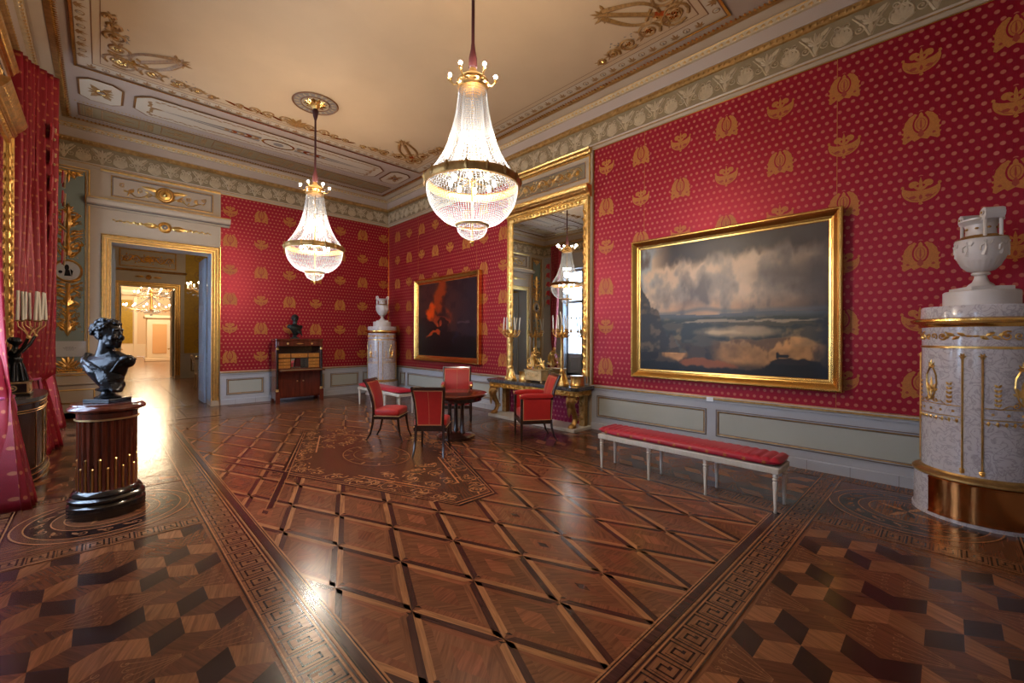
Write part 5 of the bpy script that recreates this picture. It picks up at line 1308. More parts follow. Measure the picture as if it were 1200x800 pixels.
def make_armchair():
    t = thing('armchair', 'red armchair with closed upholstered sides standing before the marble console', 'chair', (4.99, 4.66, 0), rz(-.83, .56), 'red armchairs near the table')
    W = .27
    for s_ in (-1, 1):
        g = MB(); g.loft([[(s_ * .265 + a * r_, .235 + b_ * r_, z) for a, b_ in ((-1, -1), (1, -1), (1, 1), (-1, 1))] for z, r_ in ((0, .012), (.06, .015), (.28, .019), (.66, .017))]); g.build('leg', 'dark_wood', t, smooth=0)
        g = MB(); g.tube([(s_ * .255, -.235, .34), (s_ * .257, -.25, .2), (s_ * .262, -.285, .08), (s_ * .27, -.33, 0)], [.021, .019, .016, .012], 8); g.build('leg', 'dark_wood', t)
    g = MB(); g.cbox(-.275, .275, .215, .25, .27, .325, .005); g.cbox(-.265, .265, -.25, -.21, .27, .325, .005)
    for s_ in (-1, 1): g.cbox(s_ * .265 - .017, s_ * .265 + .017, -.24, .24, .27, .325, .005)
    g.build('seat_rail', 'dark_wood', t, smooth=0)
    g = MB(); g.cushion(-.245, .245, -.20, .235, .32, .47, 5, .02, 14); g.build('seat', 'chair_red', t)
    Yb = lambda z: -.235 - .03 * max(0, (z - .4) / .6) - .10 * max(0, (z - .5) / .5) ** 2
    Xb = lambda z: .245 + .02 * max(0, (z - .4) / .6)
    zs = [.32 + .70 * i / 12 for i in range(13)]
    g = MB()
    for s_ in (-1, 1): g.tube([(s_ * Xb(z), Yb(z), z) for z in zs], [.019] * 13, 8)
    g.loft([[(x, Yb(1.) - .018, .985), (x, Yb(1.) + .014, .985), (x, Yb(1.02) + .014, 1.022), (x, Yb(1.02) - .018, 1.022)] for x in (-.28, -.12, .12, .28)]); g.build('back_frame', 'dark_wood', t, smooth=50)
    g = MB()
    for d, fl in ((.026, 1), (-.015, -1)):
        def f(a, b_): z = .33 + .66 * b_; x = (2 * a - 1) * (Xb(z) - .012); return (x, Yb(z) + d + fl * .018 * (1 - (2 * a - 1) ** 2) * math.sin(PI * b_) ** .4, z)
        g.grid(f, 8, 14)
    bk = g.build('back_panel', 'chair_red', t); g = MB()
    for s_ in (-1, 1): g.tube([(s_ * (Xb(z) - .018), Yb(z) + .030, z) for z in zs[2:-1]], .004, 5)
    g.tube([(-(Xb(.97) - .018), Yb(.97) + .03, .97), (Xb(.97) - .018, Yb(.97) + .03, .97)], .004, 5); g.tube([(0, Yb(z) + .046, z) for z in zs[3:-1]], .002, 4); g.build('piping', 'piping', bk)
    for s_ in (-1, 1):
        g = MB(); g.cbox(min(s_ * .245, s_ * .278), max(s_ * .245, s_ * .278), -.225, .215, .325, .66, .008); a_ = g.build('side_panel', 'chair_red', t)
        g = MB(); P = [(s_ * .281, -.22, .335), (s_ * .281, .21, .335), (s_ * .281, .21, .64)]; g.tube(P[:2], .004, 5); g.tube(P[1:], .004, 5); g.tube([(s_ * .281, -.235, .335), (s_ * .281, -.245, .64)], .004, 5); g.build('piping', 'piping', a_)
        g = MB(); g.cushion(s_ * .265 - .036, s_ * .265 + .036, -.26, .25, .655, .745, 3, .0, 10); g.build('arm_pad', 'chair_red', t)
        g = MB(); g.lathe([(.001, .0), (.02, .004), (.02, .012)], 10); g.ball((s_ * .265, .262, .70), .028, 10, sc=(1, .35, 1)); g.build('arm_knob', 'gilt', t)
    return t
ac1 = make_armchair()
dup(ac1, (4.93, 6.60, 0), rz(-.60, -.80), 'red armchair facing forward behind the round table, below the volcano painting')

# ================================================================== ROUND TABLE
t = thing('round_table', 'round dark mahogany table on a column pedestal, among the red chairs', 'table', (4.09, 5.50, 0))
g = MB(); g.lathe([(.46, .665), (.475, .672), (.485, .690), (.495, .70), (.498, .712), (.49, .722), (.48, .725)], 56); g.build('table_top', 'mahogany', t)
g = MB(); g.lathe([(.40, .60), (.41, .605), (.41, .655), (.42, .667)], 48); g.build('apron', 'dark_wood', t)
g = MB(); g.lathe([(.30, 0), (.305, .01), (.305, .045), (.28, .055), (.265, .065), (.12, .09), (.10, .10)], 48); g.build('base', 'dark_wood', t)
for i in range(3):
    a = math.radians(53.4 + 120 * i); g = MB(); g.lathe([(.045, .085), (.045, .11), (.034, .13), (.030, .52), (.042, .56), (.048, .605)], 18, (.115 * math.cos(a), .115 * math.sin(a))); g.build('column', 'dark_wood', t)
# ================================================================== SECRETARY DESK
t = thing('secretary_desk', 'mahogany drop-front secretary desk standing open against the back wall', 'desk', (3.535, 11.36, 0))
W, D, H = .55, .20, 1.56      # half width, half depth
g = MB(); g.cbox(-W, W, -D, D, H - .045, H, .008); g.cbox(-W + .01, W - .01, -D + .015, D, H - .06, H - .045, .004); g.build('top', 'mahogany', t, smooth=0)
g = MB()
for s_ in (-1, 1): g.cbox(s_ * (W - .035) - .025, s_ * (W - .035) + .025, -D + .03, D, .10, H - .06, .004)
g.box(-W + .02, W - .02, D - .02, D, .1, H - .06); g.box(-W + .02, W - .02, -D + .03, D, .80, .83); g.box(-W + .02, W - .02, -D + .03, D, .12, .15); g.cbox(-W + .02, W - .02, -D + .02, D, H - .185, H - .06, .004)
g.build('carcass', 'mahogany', t, smooth=0)
g = MB(); g.cbox(-W + .06, W - .06, -D + .008, -D + .02, H - .175, H - .07, .003); dw = g.build('drawer', 'mahogany', t, smooth=0)
g = MB()
for x in (-.28, .28): g.rosette(Fr((0, -D + .008, 0), (1, 0, 0), (0, 0, 1), (0, -1, 0)), x, H - .122, .032, .015)
g.leaf(Fr((0, -D + .008, 0), (1, 0, 0), (0, 0, 1), (0, -1, 0)), -.09, H - .122, 0, .18, .03, .01); g.build('mounts', 'brass', dw)
for s_ in (-1, 1):
    g = MB(); g.lathe([(.028, .30), (.024, .33), (.022, 1.26), (.028, 1.30)], 16, (s_ * (W - .04), -D + .01)); cl = g.build('column', 'ebony', t)
    g = MB()
    for z0 in (.285, 1.285): g.lathe([(.026, z0), (.036, z0 + .01), (.030, z0 + .045), (.036, z0 + .06)], 16, (s_ * (W - .04), -D + .01))
    g.build('gilt_collar', 'gilt', cl)
    g = MB(); g.cbox(s_ * (W - .045) - .05, s_ * (W - .045) + .05, -D - .03, -D + .10, 0, .285, .006); g.build('foot', 'mahogany', t, smooth=0)
    g = MB(); g.cbox(s_ * (W - .045) - .05, s_ * (W - .045) + .05, D - .10, D, 0, .10, .006); g.build('foot', 'mahogany', t, smooth=0)
g = MB()     # open interior
g.box(-W + .06, W - .06, D - .06, D - .03, .83, 1.375); g.box(-W + .06, W - .06, -D + .05, D - .04, 1.20, 1.212); g.box(-W + .06, W - .06, -D + .05, D - .04, 1.07, 1.08)
for x in (-.2, .2): g.box(x - .006, x + .006, -D + .05, D - .04, .83, 1.21)
g.build('pigeonholes', 'dark_wood', t, smooth=0)
for (x0, x1, z0, z1) in [(-.47, -.21, 1.09, 1.195), (.21, .47, 1.09, 1.195), (-.19, .19, 1.09, 1.195)] + [(s_ * .34 - .13, s_ * .34 + .13, .835 + k * .08, .905 + k * .08) for s_ in (-1, 1) for k in range(3)]:
    g = MB(); g.cbox(x0, x1, -D + .045, -D + .06, z0, z1, .004); q = g.build('small_drawer', 'amber_wood', t, smooth=0)
    g = MB(); g.ball(((x0 + x1) / 2, -D + .038, (z0 + z1) / 2), .010, 8); g.build('knob', 'brass', q)
g = MB(); g.box(-.19, .19, D - .075, D - .06, .835, 1.065); g.build('mirror_niche', 'mirror', t, smooth=0)
g = MB(); g.cbox(-W + .055, W - .055, -D - .30, -D + .04, .775, .80, .004); fl_ = g.build('drop_front', 'mahogany', t, smooth=0)
g = MB(); g.box(-W + .09, W - .09, -D - .27, -D + .02, .8002, .803); g.build('leather', 'green_leather', fl_, smooth=0) if 0 else None
M['green_leather'] = mat('green_leather', (.22, .15, .06), .5); g.build('writing_leather', 'green_leather', fl_, smooth=0)
for s_ in (-1, 1):
    g = MB(); g.cbox(min(s_ * .004, s_ * .48), max(s_ * .004, s_ * .48), -D + .012, -D + .03, .155, .765, .004); q = g.build('door', 'mahogany', t, smooth=0)
    g = MB(); g.tube([(s_ * .07, -D + .012, .52), (s_ * .07, -D - .01, .52)], .006, 6); g.ball((s_ * .07, -D - .012, .52), .018, 10); g.build('knob', 'brass', q)

# ================================================================== BUSTS
def make_bust(name, label, loc, rot, sc=1., torso=-PI / 2, beard=False, seed=3, hmat='bronze'):
    rr = random.Random(seed); t = thing(name, label, 'bust', loc, rot); S = lambda *p: tuple(x * sc for x in p)
    g = MB(); Ht = lambda x, y, z: (x * sc, y * sc, z * sc)
    B = lambda x, y, z, r_, s3=(1, 1, 1), k=14: g.ball(Ht(x, y, z), r_ * sc, k, sc=s3)
    B(-.012, 0, .635, .100, (1.08, .86, 1.05), 20); B(.03, 0, .60, .082, (.95, .86, 1.25), 18); B(.045, 0, .535, .058, (1, .95, .9)); B(.082, 0, .502, .026)
    B(.092, 0, .647, .028, (.6, 1.9, .55)); B(.076, .037, .572, .030); B(.076, -.037, .572, .030)
    g.tube([Ht(.098, 0, .64), Ht(.116, 0, .60), Ht(.132, 0, .574)], [.009 * sc, .011 * sc, .016 * sc], 8); B(.118, .013, .570, .010); B(.118, -.013, .570, .010)
    B(.107, 0, .543, .012, (1, 1.9, .6)); B(.104, 0, .530, .012, (1, 1.6, .65)); B(.100, 0, .515, .016, (.8, 1.3, .6))
    for s_ in (-1, 1): B(.088, s_ * .033, .615, .014, (.7, 1.1, .8)); B(.088, s_ * .033, .626, .012, (.9, 1.6, .4)); B(-.005, s_ * .086, .598, .024, (.8, .35, 1.35)); B(.0, s_ * .084, .572, .012, (.8, .5, 1))
    if beard:
        for i in range(26): a = rr.uniform(-1.2, 1.2); B(.065 + .04 * math.cos(a), .055 * math.sin(a), .51 - rr.uniform(0, .06), .022)
    g.tube([Ht(-.005, 0, .56), Ht(-.02, 0, .49), Ht(-.03, 0, .42), Ht(-.03, 0, .36)], [.058 * sc, .056 * sc, .066 * sc, .09 * sc], 16)
    ct, st = math.cos(torso), math.sin(torso)      # torso faces `torso`; its width runs across
    def T(f, w, z): return Ht(f * ct - w * st, f * st + w * ct, z)
    rings = []
    for z, rw, rf, of, ow in ((.10, .045, .045, 0, .02), (.14, .075, .06, .01, .02), (.20, .12, .085, .02, .02), (.27, .165, .105, .03, .015), (.33, .198, .11, .025, .0), (.375, .205, .10, .005, 0), (.405, .175, .085, -.01, 0), (.43, .11, .07, -.02, 0), (.455, .06, .055, -.02, 0)):
        rings.append([T(of + rf * math.cos(a), ow + rw * math.sin(a) * (1 + .05 * math.cos(2 * a)), z) for a in [2 * PI * i / 24 for i in range(24)]])
    g.loft(rings)
    for w in (-.17, .17): g.ball(T(0, w, .365), .062 * sc, 12)
    body = g.build('torso_and_head', hmat, t, remesh=.0062 * sc, smooth=0)
    g = MB()                      # curls
    for i in range(170):
        ph, th = math.acos(rr.uniform(-.35, 1)), rr.uniform(0, 2 * PI); x, y, z = math.sin(ph) * math.cos(th), math.sin(ph) * math.sin(th), math.cos(ph)
        if x > .60 and z < .55: continue
        if x > .15 and z < .05: continue
        c_ = Ht(-.014 + .108 * x, .088 * y, .638 + .104 * z); g.ball(c_, rr.uniform(.013, .024) * sc, 8, sc=(rr.uniform(.7, 1.3), rr.uniform(.7, 1.3), rr.uniform(.6, 1.1)))
    g.build('hair', hmat, t, remesh=.0045 * sc, smooth=0, its=1)
    g = MB()                      # drapery folds over one shoulder
    for i in range(9):
        o = i * .022
        P = [T(-.06, -.16 + o * .3, .39 - o * .3), T(.02, -.175 + o * .55, .425 - o * .5), T(.095, -.13 + o * .75, .385 - o * .8), T(.135, -.02 + o * .7, .335 - o * 1.05), T(.125, .09 + o * .4, .285 - o * .95), T(.07, .16 + o * .1, .235 - o * .7), T(.0, .15, .20 - o * .3)]
        Q = []
        for j in range(len(P) - 1):
            for k in range(3): f = k / 3; Q.append(tuple(P[j][q] * (1 - f) + P[j + 1][q] * f for q in range(3)))
        g.tube(Q, [(.016 + .007 * math.sin(j * .9 + i)) * sc for j in range(len(Q))], 7)
    for i in range(7): g.tube([T(-.05, .20 - i * .012, .38), T(.03, .205 - i * .016, .40 - i * .006), T(.08, .17 - i * .014, .36 - i * .02), T(.10, .14 - i * .01, .29 - i * .01)], [.014 * sc] * 4, 7)
    g.build('drapery', hmat, t, remesh=.0045 * sc, smooth=0, its=1)
    g = MB(); g.lathe([(.088 * sc, .030 * sc), (.092 * sc, .045 * sc), (.062 * sc, .060 * sc), (.048 * sc, .075 * sc), (.046 * sc, .09 * sc), (.085 * sc, .108 * sc), (.090 * sc, .116 * sc), (.06 * sc, .13 * sc)], 28); g.cbox(-.115 * sc, .115 * sc, -.115 * sc, .115 * sc, 0, .033 * sc, .004 * sc)
    g.build('socle', hmat, t)
    return t
make_bust('bronze_bust', 'dark bronze bust with curly hair in profile, on the fluted mahogany pedestal', (.047, 5.37, 1.0), -math.radians(44.1), 1.02)
M['bronze_green'] = mat('bronze_green', (.020, .026, .024), .38, .5, var=.4, vscale=9)
make_bust('bronze_bust', 'small dark bearded bust standing on top of the secretary desk', (3.47, 11.36, 1.56), -math.radians(100), .80, torso=.25, beard=True, seed=9, hmat='bronze_green')

# ================================================================== PEDESTAL
t = thing('fluted_pedestal', 'round fluted mahogany pedestal with brass rods under the curly bronze bust', 'pedestal', (.047, 5.37, 0))
g = MB(); g.lathe([(.262, 0), (.266, .01), (.266, .11), (.255, .12), (.25, .13), (.262, .145), (.262, .165), (.245, .18), (.235, .185), (.24, .20), (.232, .22), (.212, .235)], 56); g.build('base', 'ebony', t)
g = MB(); g.lathe([(.208, .235), (.204, .25), (.204, .84), (.208, .855)], 216, rf=lambda r_, a, z: r_ - (.016 * max(0, math.cos(24 * a)) ** .5 if .245 < z < .85 else 0)); g.build('fluted_shaft', 'mahogany', t, smooth=30)
for i in range(24):
    a = i * 2 * PI / 24; h = .52 if i % 2 else .44; g = MB(); g.lathe([(.008, .24), (.009, h - .02), (.012, h - .01), (.006, h)], 8, (.198 * math.cos(a), .198 * math.sin(a))); g.build('brass_rod', 'brass', t)
g = MB(); g.lathe([(.214, .853), (.220, .857), (.220, .866), (.212, .870)], 48, caps=False); g.build('brass_ring', 'gilt_pale', t)
g = MB(); g.lathe([(.208, .866), (.208, .915), (.225, .925), (.262, .94), (.268, .955), (.258, .972), (.242, .985), (.240, .998), (.238, 1.0)], 56); g.build('top', 'mahogany', t)

# ================================================================== STOVES AND URNS
def make_stove(label, x, y, a_face, copper, zs=1.):
    t = thing('tiled_stove', label, 'stove', (x, y, 0), a_face, 'round marbled stoves in the corners')
    g = MB(); g.lathe([(.452, 0), (.452, .035), (.44, .04), (.438, .355), (.43, .365)], 64); g.build('base', 'stove_tile', t)
    g = MB(); g.lathe([(.438, .362), (.452, .372), (.45, .39), (.43, .40), (.40, .405), (.386, .42), (.384, .43)], 64, caps=False); g.build('gilt_base_ring', 'gilt_dull', t)
    g = MB(); g.lathe([(.385, .40), (.385, 1.73)], 64); bd = g.build('body', 'stove_tile', t)
    g = MB(); g.lathe([(.386, 1.525), (.394, 1.528), (.394, 1.545), (.386, 1.548)], 64, caps=False); g.build('gilt_band', 'gilt', t)
    g = MB(); g.lathe([(.386, 1.715), (.405, 1.73), (.41, 1.745), (.455, 1.758), (.468, 1.768), (.466, 1.785), (.44, 1.795), (.40, 1.80)], 64, caps=False); g.build('gilt_cornice', 'gilt_frame', t)
    g = MB(); g.lathe([(.395, 1.79), (.393, 1.89), (.385, 1.905), (0.01, 1.905)], 64); g.build('marble_top', 'stove_tile', t)
    g = MB(); g.lathe([(.245, 1.905), (.245, 2.035), (.235, 2.045), (.01, 2.045)], 48); g.build('plinth', 'porcelain', t)
    # applied ornament, wrapped round the drum
    rad = .387
    class Wrap(Fr):
        def __init__(s): pass
        def p(s, u, v, n=0): a = u / rad; return ((rad + n) * math.cos(a), (rad + n) * math.sin(a), v)
    F = Wrap(); g = MB(); hw = rad * PI / 4
    for k in range(4):
        u0 = k * hw * 2
        for s_ in (-1, 1):      # rods of the pilaster
            u = u0 + s_ * .060; g.ridge(F, [(u, z) for z in (.46, .7, .95, 1.2, 1.45)], .014, .010, .001); g.rosette(F, u, 1.46, .028, .012, .001, 0, k=6); g.leaf(F, u, .47, -PI / 2, .035, .035, .01, .001)
            g.leaf(F, u, .46, PI / 2, .03, .04, .012, .001)
            # frieze scrolls
            g.spiral(F, u0 + s_ * .20, 1.635, .044, 1, 1.5 * s_, .014, .007, .001); g.rosette(F, u0 + s_ * .20, 1.635, .016, .012, .001, 0, k=6); g.spiral(F, u0 + s_ * .275, 1.635, .030, -1, -1.4 * s_, .012, .007, .001)
            for q in range(4): g.leaf(F, u0 + s_ * (.04 + .035 * q), 1.635, (PI if s_ < 0 else 0) + (.5 if q % 2 else -.5), .065, .03, .010, .001)
            g.leaf(F, u0 + s_ * .045, 1.635, PI if s_ > 0 else 0, .05, .018, .008, .001)
        um = u0 + hw
        for z in (1.02, .925): g.ridge(F, [(u0 + .07 + (2 * hw - .14) * i / 14, z) for i in range(15)], .008, .007, .001)
        for i in range(5): g.rosette(F, u0 + .12 + (2 * hw - .24) * i / 4, .972, .014, .008, .001, 0, k=6)
        for i in range(9): 
            u = u0 + .095 + (2 * hw - .19) * i / 8; g.leaf(F, u, .915, -PI / 2, .045, .022, .008, .001); g.ridge(F, [(u - .03, .90), (u - .015, .885), (u, .90)], .006, .005, .001)
        P = [(.0, 1.05), (.03, 1.10), (.055, 1.20), (.05, 1.28), (.02, 1.34), (.0, 1.36)]
        for s_ in (-1, 1):
            g.ridge(F, [(um + s_ * a_, z) for a_, z in P], .013, .009, .001); g.spiral(F, um + s_ * .045, 1.055, .028, PI / 2, 1.3 * s_, .010, .007, .001); g.ridge(F, [(um + s_ * (.05 + i * .02), 1.035 + .02 * math.sin(i)) for i in range(7)], .007, .006, .001)
            for z in (1.04, 1.08, 1.12, 1.16, 1.20): g.leaf(F, um + s_ * .155, z, PI / 2 + .7 * s_, .035, .02, .008, .001); g.leaf(F, um + s_ * .155, z, PI / 2 - .7 * s_, .035, .02, .008, .001)
        g.palmette(F, um, 1.35, PI / 2, .075, .010, .001, 0, k=5); g.palmette(F, um, 1.13, PI / 2, .13, .007, .001, 0, k=5); g.leaf(F, um, 1.06, PI / 2, .10, .02, .008, .001)
    g.build('gilt_ornament', 'gilt', bd, smooth=0)
    if copper:
        a0, a1 = math.radians(-37), math.radians(62)
        g = MB(); g.lathe([(.453, .045), (.458, .045), (.458, .35), (.453, .35)], 40, a0=a0, a1=a1, caps=False)
        for aa in (a0, a1): g.poly(Fr((0, 0, 0), (math.cos(aa), math.sin(aa), 0), (0, 0, 1), (-math.sin(aa), math.cos(aa), 0)), [(.44, .045), (.458, .045), (.458, .35), (.44, .35)])
        q = g.build('copper_plate', 'copper', t)
        g = MB(); g.lathe([(.456, .035), (.464, .04), (.464, .052), (.456, .056)], 40, a0=a0, a1=a1, caps=False); g.lathe([(.456, .345), (.464, .35), (.464, .36), (.45, .366)], 40, a0=a0, a1=a1, caps=False); g.build('copper_rim', 'copper', q)
    return t
def make_urn(label, x, y, z, rot, nm='urn'):
    t = thing('porcelain_urn', label, 'urn', (x, y, z), rot, 'white urns on the stoves')
    g = MB(); g.cbox(-.15, .15, -.15, .15, 0, .035, .004); g.build('plate', 'porcelain', t, smooth=0)
    g = MB(); g.lathe([(.085, .033), (.088, .05), (.078, .065), (.055, .085), (.042, .12), (.04, .14), (.06, .15), (.062, .165), (.045, .175)], 32, rf=lambda r_, a, z: r_ * (1 - .05 * (math.cos(16 * a) > 0) * (.06 < z < .14))); g.build('foot', 'porcelain', t)
    g = MB(); g.lathe([(.045, .172), (.09, .19), (.125, .23), (.145, .275)], 96, rf=lambda r_, a, z: r_ * (1 - .035 * (math.cos(24 * a) > 0) * (.18 < z < .27))); g.lathe([(.146, .275), (.163, .32), (.170, .37), (.170, .43), (.172, .455), (.165, .47)], 40)
    b0 = g.build('bowl', 'porcelain', t)
    g = MB()
    for i in range(9):
        a = i * 2 * PI / 9; F = Fr((0, 0, 0), (-math.sin(a), math.cos(a), 0), (0, 0, 1), (math.cos(a), math.sin(a), 0))
        g.ball((.168 * math.cos(a), .168 * math.sin(a), .435), .012, 6); g.ridge(F, [(0, .42), (.005, .37), (-.01, .31)], .035, .012, .163); g.ridge(F, [(0, .41), (.03, .40), (.045, .43)], .012, .01, .165); g.ridge(F, [(0, .41), (-.03, .39), (-.03, .35)], .012, .01, .165)
    g.build('figure_relief', 'porcelain', b0)
    g = MB(); g.lathe([(.172, .468), (.165, .478), (.14, .485), (.13, .50), (.125, .495)], 40); g.build('gilt_rim', 'gilt_dull', t)
    g = MB(); g.lathe([(.118, .485), (.10, .51), (.098, .56), (.105, .60), (.13, .625), (.145, .635), (.145, .65), (.125, .655), (.09, .645), (.09, .60), (.01, .60)], 36); n_ = g.build('neck', 'porcelain', t)
    g = MB()
    for i in range(8): a = i * PI / 4; g.ball((.10 * math.cos(a), .10 * math.sin(a), .565), .014, 8, sc=(1, 1, .8))
    g.build('gilt_buttons', 'gilt_dull', n_)
    for s_ in (-1, 1):
        g = MB()
        for yy in (-.055, .055): g.tube([(s_ * .145, yy, .46), (s_ * .145, yy, .66)], .013, 8)
        P = [(s_ * .145 - s_ * .035, .62), (s_ * .145 - s_ * .045, .67), (s_ * .145 - s_ * .03, .715), (s_ * .145, .73), (s_ * .145 + s_ * .028, .715), (s_ * .145 + s_ * .03, .66), (s_ * .145 + s_ * .015, .63)]
        g.prism(XZ, P if s_ < 0 else P[::-1], -.068, .068)
        g.tube([(s_ * .14, -.078, .685), (s_ * .14, .078, .685)], .022, 12)
        h_ = g.build('handle', 'porcelain', t, smooth=40)
        g = MB()
        for yy in (-.079, .079): g.ball((s_ * .14, yy, .685), .013, 8, sc=(1, .5, 1))
        g.build('gilt_boss', 'gilt_dull', h_)
    return t
va = math.atan2(.2, -5.76)       # towards the camera
make_stove('large marbled round stove with copper plate at its foot, at the right edge', 5.76, -.20, va - .12, True)
make_urn('white two-handled urn on the near stove at the right edge', 5.76, -.20, 2.045, math.radians(28))
make_stove('marbled round stove in the far corner, behind a bench', 5.76, 11.27, math.atan2(-11.27, -5.76) - .1, False)
make_urn('white two-handled urn on the far corner stove', 5.76, 11.27, 2.045, math.radians(-20))

# ================================================================== CONSOLE AND WHAT STANDS ON IT
t = thing('console_table', 'gilt console table with dark marble top on scrolled legs, below the tall mirror', 'console table', (6.0, 5.485, 0))
g = MB(); P = [(-.30, -1.13), (-.25, -1.16), (.22, -1.16), (.22, 1.16), (-.25, 1.16), (-.30, 1.13)]
g.prism(XY, P, .725, .765); P2 = [(x * .97 + .005, y * .985) for x, y in P]; g.prism(XY, P2, .70, .726); g.build('marble_top', 'black_marble', t, smooth=0)
g = MB(); g.box(-.26, .21, -1.09, 1.09, .61, .705)
F = Fr((-.26, 0, 0), (0, 1, 0), (0, 0, 1), (-1, 0, 0)); g.rinceau(F, -1.05, .655, 1.05, .655, .15, .05, .022, .014, .002); g.ridge(F, [(-1.09, .695), (1.09, .695)], .02, .014, .0); g.ridge(F, [(-1.09, .615), (1.09, .615)], .018, .014, .0)
for s_ in (-1, 1): F = Fr((0, s_ * 1.09, 0), (1, 0, 0), (0, 0, 1), (0, s_, 0)); g.rinceau(F, -.24, .655, .2, .655, .15, .05, .022, .014, .002)
g.build('gilt_apron', 'gilt', t, smooth=0)
for s_ in (-1, 1):
    g = MB(); y = s_ * 1.0
    Pp = [(-.23, .60, .085), (-.255, .52, .09), (-.25, .44, .075), (-.20, .36, .06), (-.14, .28, .05), (-.12, .21, .045), (-.15, .14, .05), (-.19, .105, .055)]
    rings = []
    for x, z, r_ in Pp: rings.append([(x + r_ * .9 * math.cos(a), y + r_ * math.sin(a), z + .25 * r_ * math.cos(a)) for a in [2 * PI * i / 14 for i in range(14)]])
    g.loft(rings); g.ball((-.20, y, .085), .062, 12, sc=(1.2, 1.1, .75)); g.ball((-.25, y - .03, .07), .026, 8); g.ball((-.25, y + .03, .07), .026, 8); g.ball((-.262, y, .07), .026, 8)
    Fs = Fr((0, y, 0), (1, 0, 0), (0, 0, 1), (0, 1, 0))
    for o in (-.09, .075): F = Fr((0, y + o, 0), (1, 0, 0), (0, 0, 1), (0, 1 if o > 0 else -1, 0)); g.spiral(F, -.23, .54, .06, 0, 1.6, .028, .015, 0); g.spiral(F, -.12, .22, .04, 2, -1.4, .02, .012, -.03)
    F = Fr((-.33, 0, 0), (0, 1, 0), (0, 0, 1), (-1, 0, 0)); g.palmette(F, y, .47, PI / 2, .12, .03, -.02, 0, k=7); g.leaf(F, y, .46, -PI / 2, .22, .09, .03, -.03)
    g.build('leg', 'gilt_dull', t)
    g = MB(); g.cbox(.06, .16, y - .06, y + .06, .06, .61, .006); F = Fr((.06, 0, 0), (0, 1, 0), (0, 0, 1), (-1, 0, 0)); g.rinceau(F, y, .12, y, .58, .12, .05, .02, .012, .001); g.build('back_pilaster', 'gilt_dull', t, smooth=0)
g = MB(); g.cbox(-.29, .22, -1.10, 1.10, 0, .06, .006); g.build('plinth', 'white_paint', t, smooth=0)
g = MB()
g.grid(lambda a, b_: (.17 - .012 * abs(math.sin(a * PI * 22)) * (1 - .3 * b_), -.93 + 1.86 * a, .06 + .55 * b_), 176, 2); g.build('silk_back', 'silk_console', t, smooth=60) if 0 else None
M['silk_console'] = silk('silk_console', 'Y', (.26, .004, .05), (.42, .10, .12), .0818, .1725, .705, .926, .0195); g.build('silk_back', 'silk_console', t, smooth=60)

def make_candelabrum():
    t = thing('candelabrum', 'tall gilt candelabrum with white candles, at the left end of the console', 'candelabrum', (5.86, 6.06, .765), 0, 'tall candelabra on the console')
    g = MB(); g.lathe([(.115, 0), (.12, .015), (.115, .03), (.095, .04), (.08, .07), (.075, .09), (.085, .10)], 6); g.lathe([(.07, .10), (.055, .13), (.05, .17), (.035, .22), (.045, .25), (.028, .28), (.022, .30)], 14)
    for i in range(3): a = i * 2 * PI / 3; g.ball((.10 * math.cos(a), .10 * math.sin(a), .03), .035, 8); g.tube([(.10 * math.cos(a), .10 * math.sin(a), .03), (.08 * math.cos(a), .08 * math.sin(a), .12), (.04 * math.cos(a), .04 * math.sin(a), .22)], [.028, .02, .015], 7)
    g.build('base', 'gilt', t)
    g = MB(); g.lathe([(.024, .29), (.030, .33), (.026, .60), (.024, .82), (.036, .84), (.04, .87), (.055, .90), (.03, .93), (.02, .98), (.028, 1.02)], 16, rf=lambda r_, a, z: r_ * (1 - .08 * (math.cos(8 * a) > 0))); g.build('stem', 'gilt', t)
    g = MB(); nz = []
    for i in range(6):
        a = i * PI / 3 + .2; ca, sa = math.cos(a), math.sin(a); P = [(.03, .90), (.07, .86), (.12, .87), (.155, .91), (.155, .955)]
        Q = [(r_ * ca, r_ * sa, z) for r_, z in P]; g.tube(Q, [.014, .016, .013, .012, .012], 7); g.spiral(Fr((0, 0, 0), (ca, sa, 0), (0, 0, 1), (-sa, ca, 0)), .10, .915, .03, 0, 1.4, .014, .008, 0); nz.append((.155 * ca, .155 * sa, .955)); g.ball((.09 * ca, .09 * sa, .86), .022, 7)
    nz.append((0, 0, 1.02))
    for (x, y, z) in nz: g.lathe([(.012, z - .01), (.028, z), (.038, z + .008), (.02, z + .012), (.018, z + .03), (.024, z + .042), (.016, z + .044)], 10, (x, y))
    g.build('branches', 'gilt', t)
    for k, (x, y, z) in enumerate(nz):
        a = k * 2.4; l = .25; g = MB(); b_ = .018 if k % 3 else .035
        g.tube([(x, y, z + .035), (x + b_ * .3 * math.cos(a), y + b_ * .3 * math.sin(a), z + .035 + l / 2), (x + b_ * math.cos(a), y + b_ * math.sin(a), z + .035 + l)], [.0115, .011, .010], 8); g.build('candle', 'candle', t)
    return t
cd = make_candelabrum(); dup(cd, (5.86, 4.77, .765), .9, 'tall gilt candelabrum with white candles, at the right end of the console')
def make_drum(loc, label):
    t = thing('gilt_drum_box', label, 'box', loc, 0, 'low gilt drums on the console')
    g = MB(); g.lathe([(.125, 0), (.13, .01), (.125, .02), (.118, .03), (.116, .15), (.125, .165), (.128, .175), (.01, .18)], 28); g.build('body', 'gilt', t)
    g = MB()
    for i in range(8): a = i * PI / 4; F = Fr((0, 0, 0), (-math.sin(a), math.cos(a), 0), (0, 0, 1), (math.cos(a), math.sin(a), 0)); g.palmette(F, 0, .05, PI / 2, .07, .008, .115, 0, k=3)
    g.build('relief', 'gilt_pale', t); return t
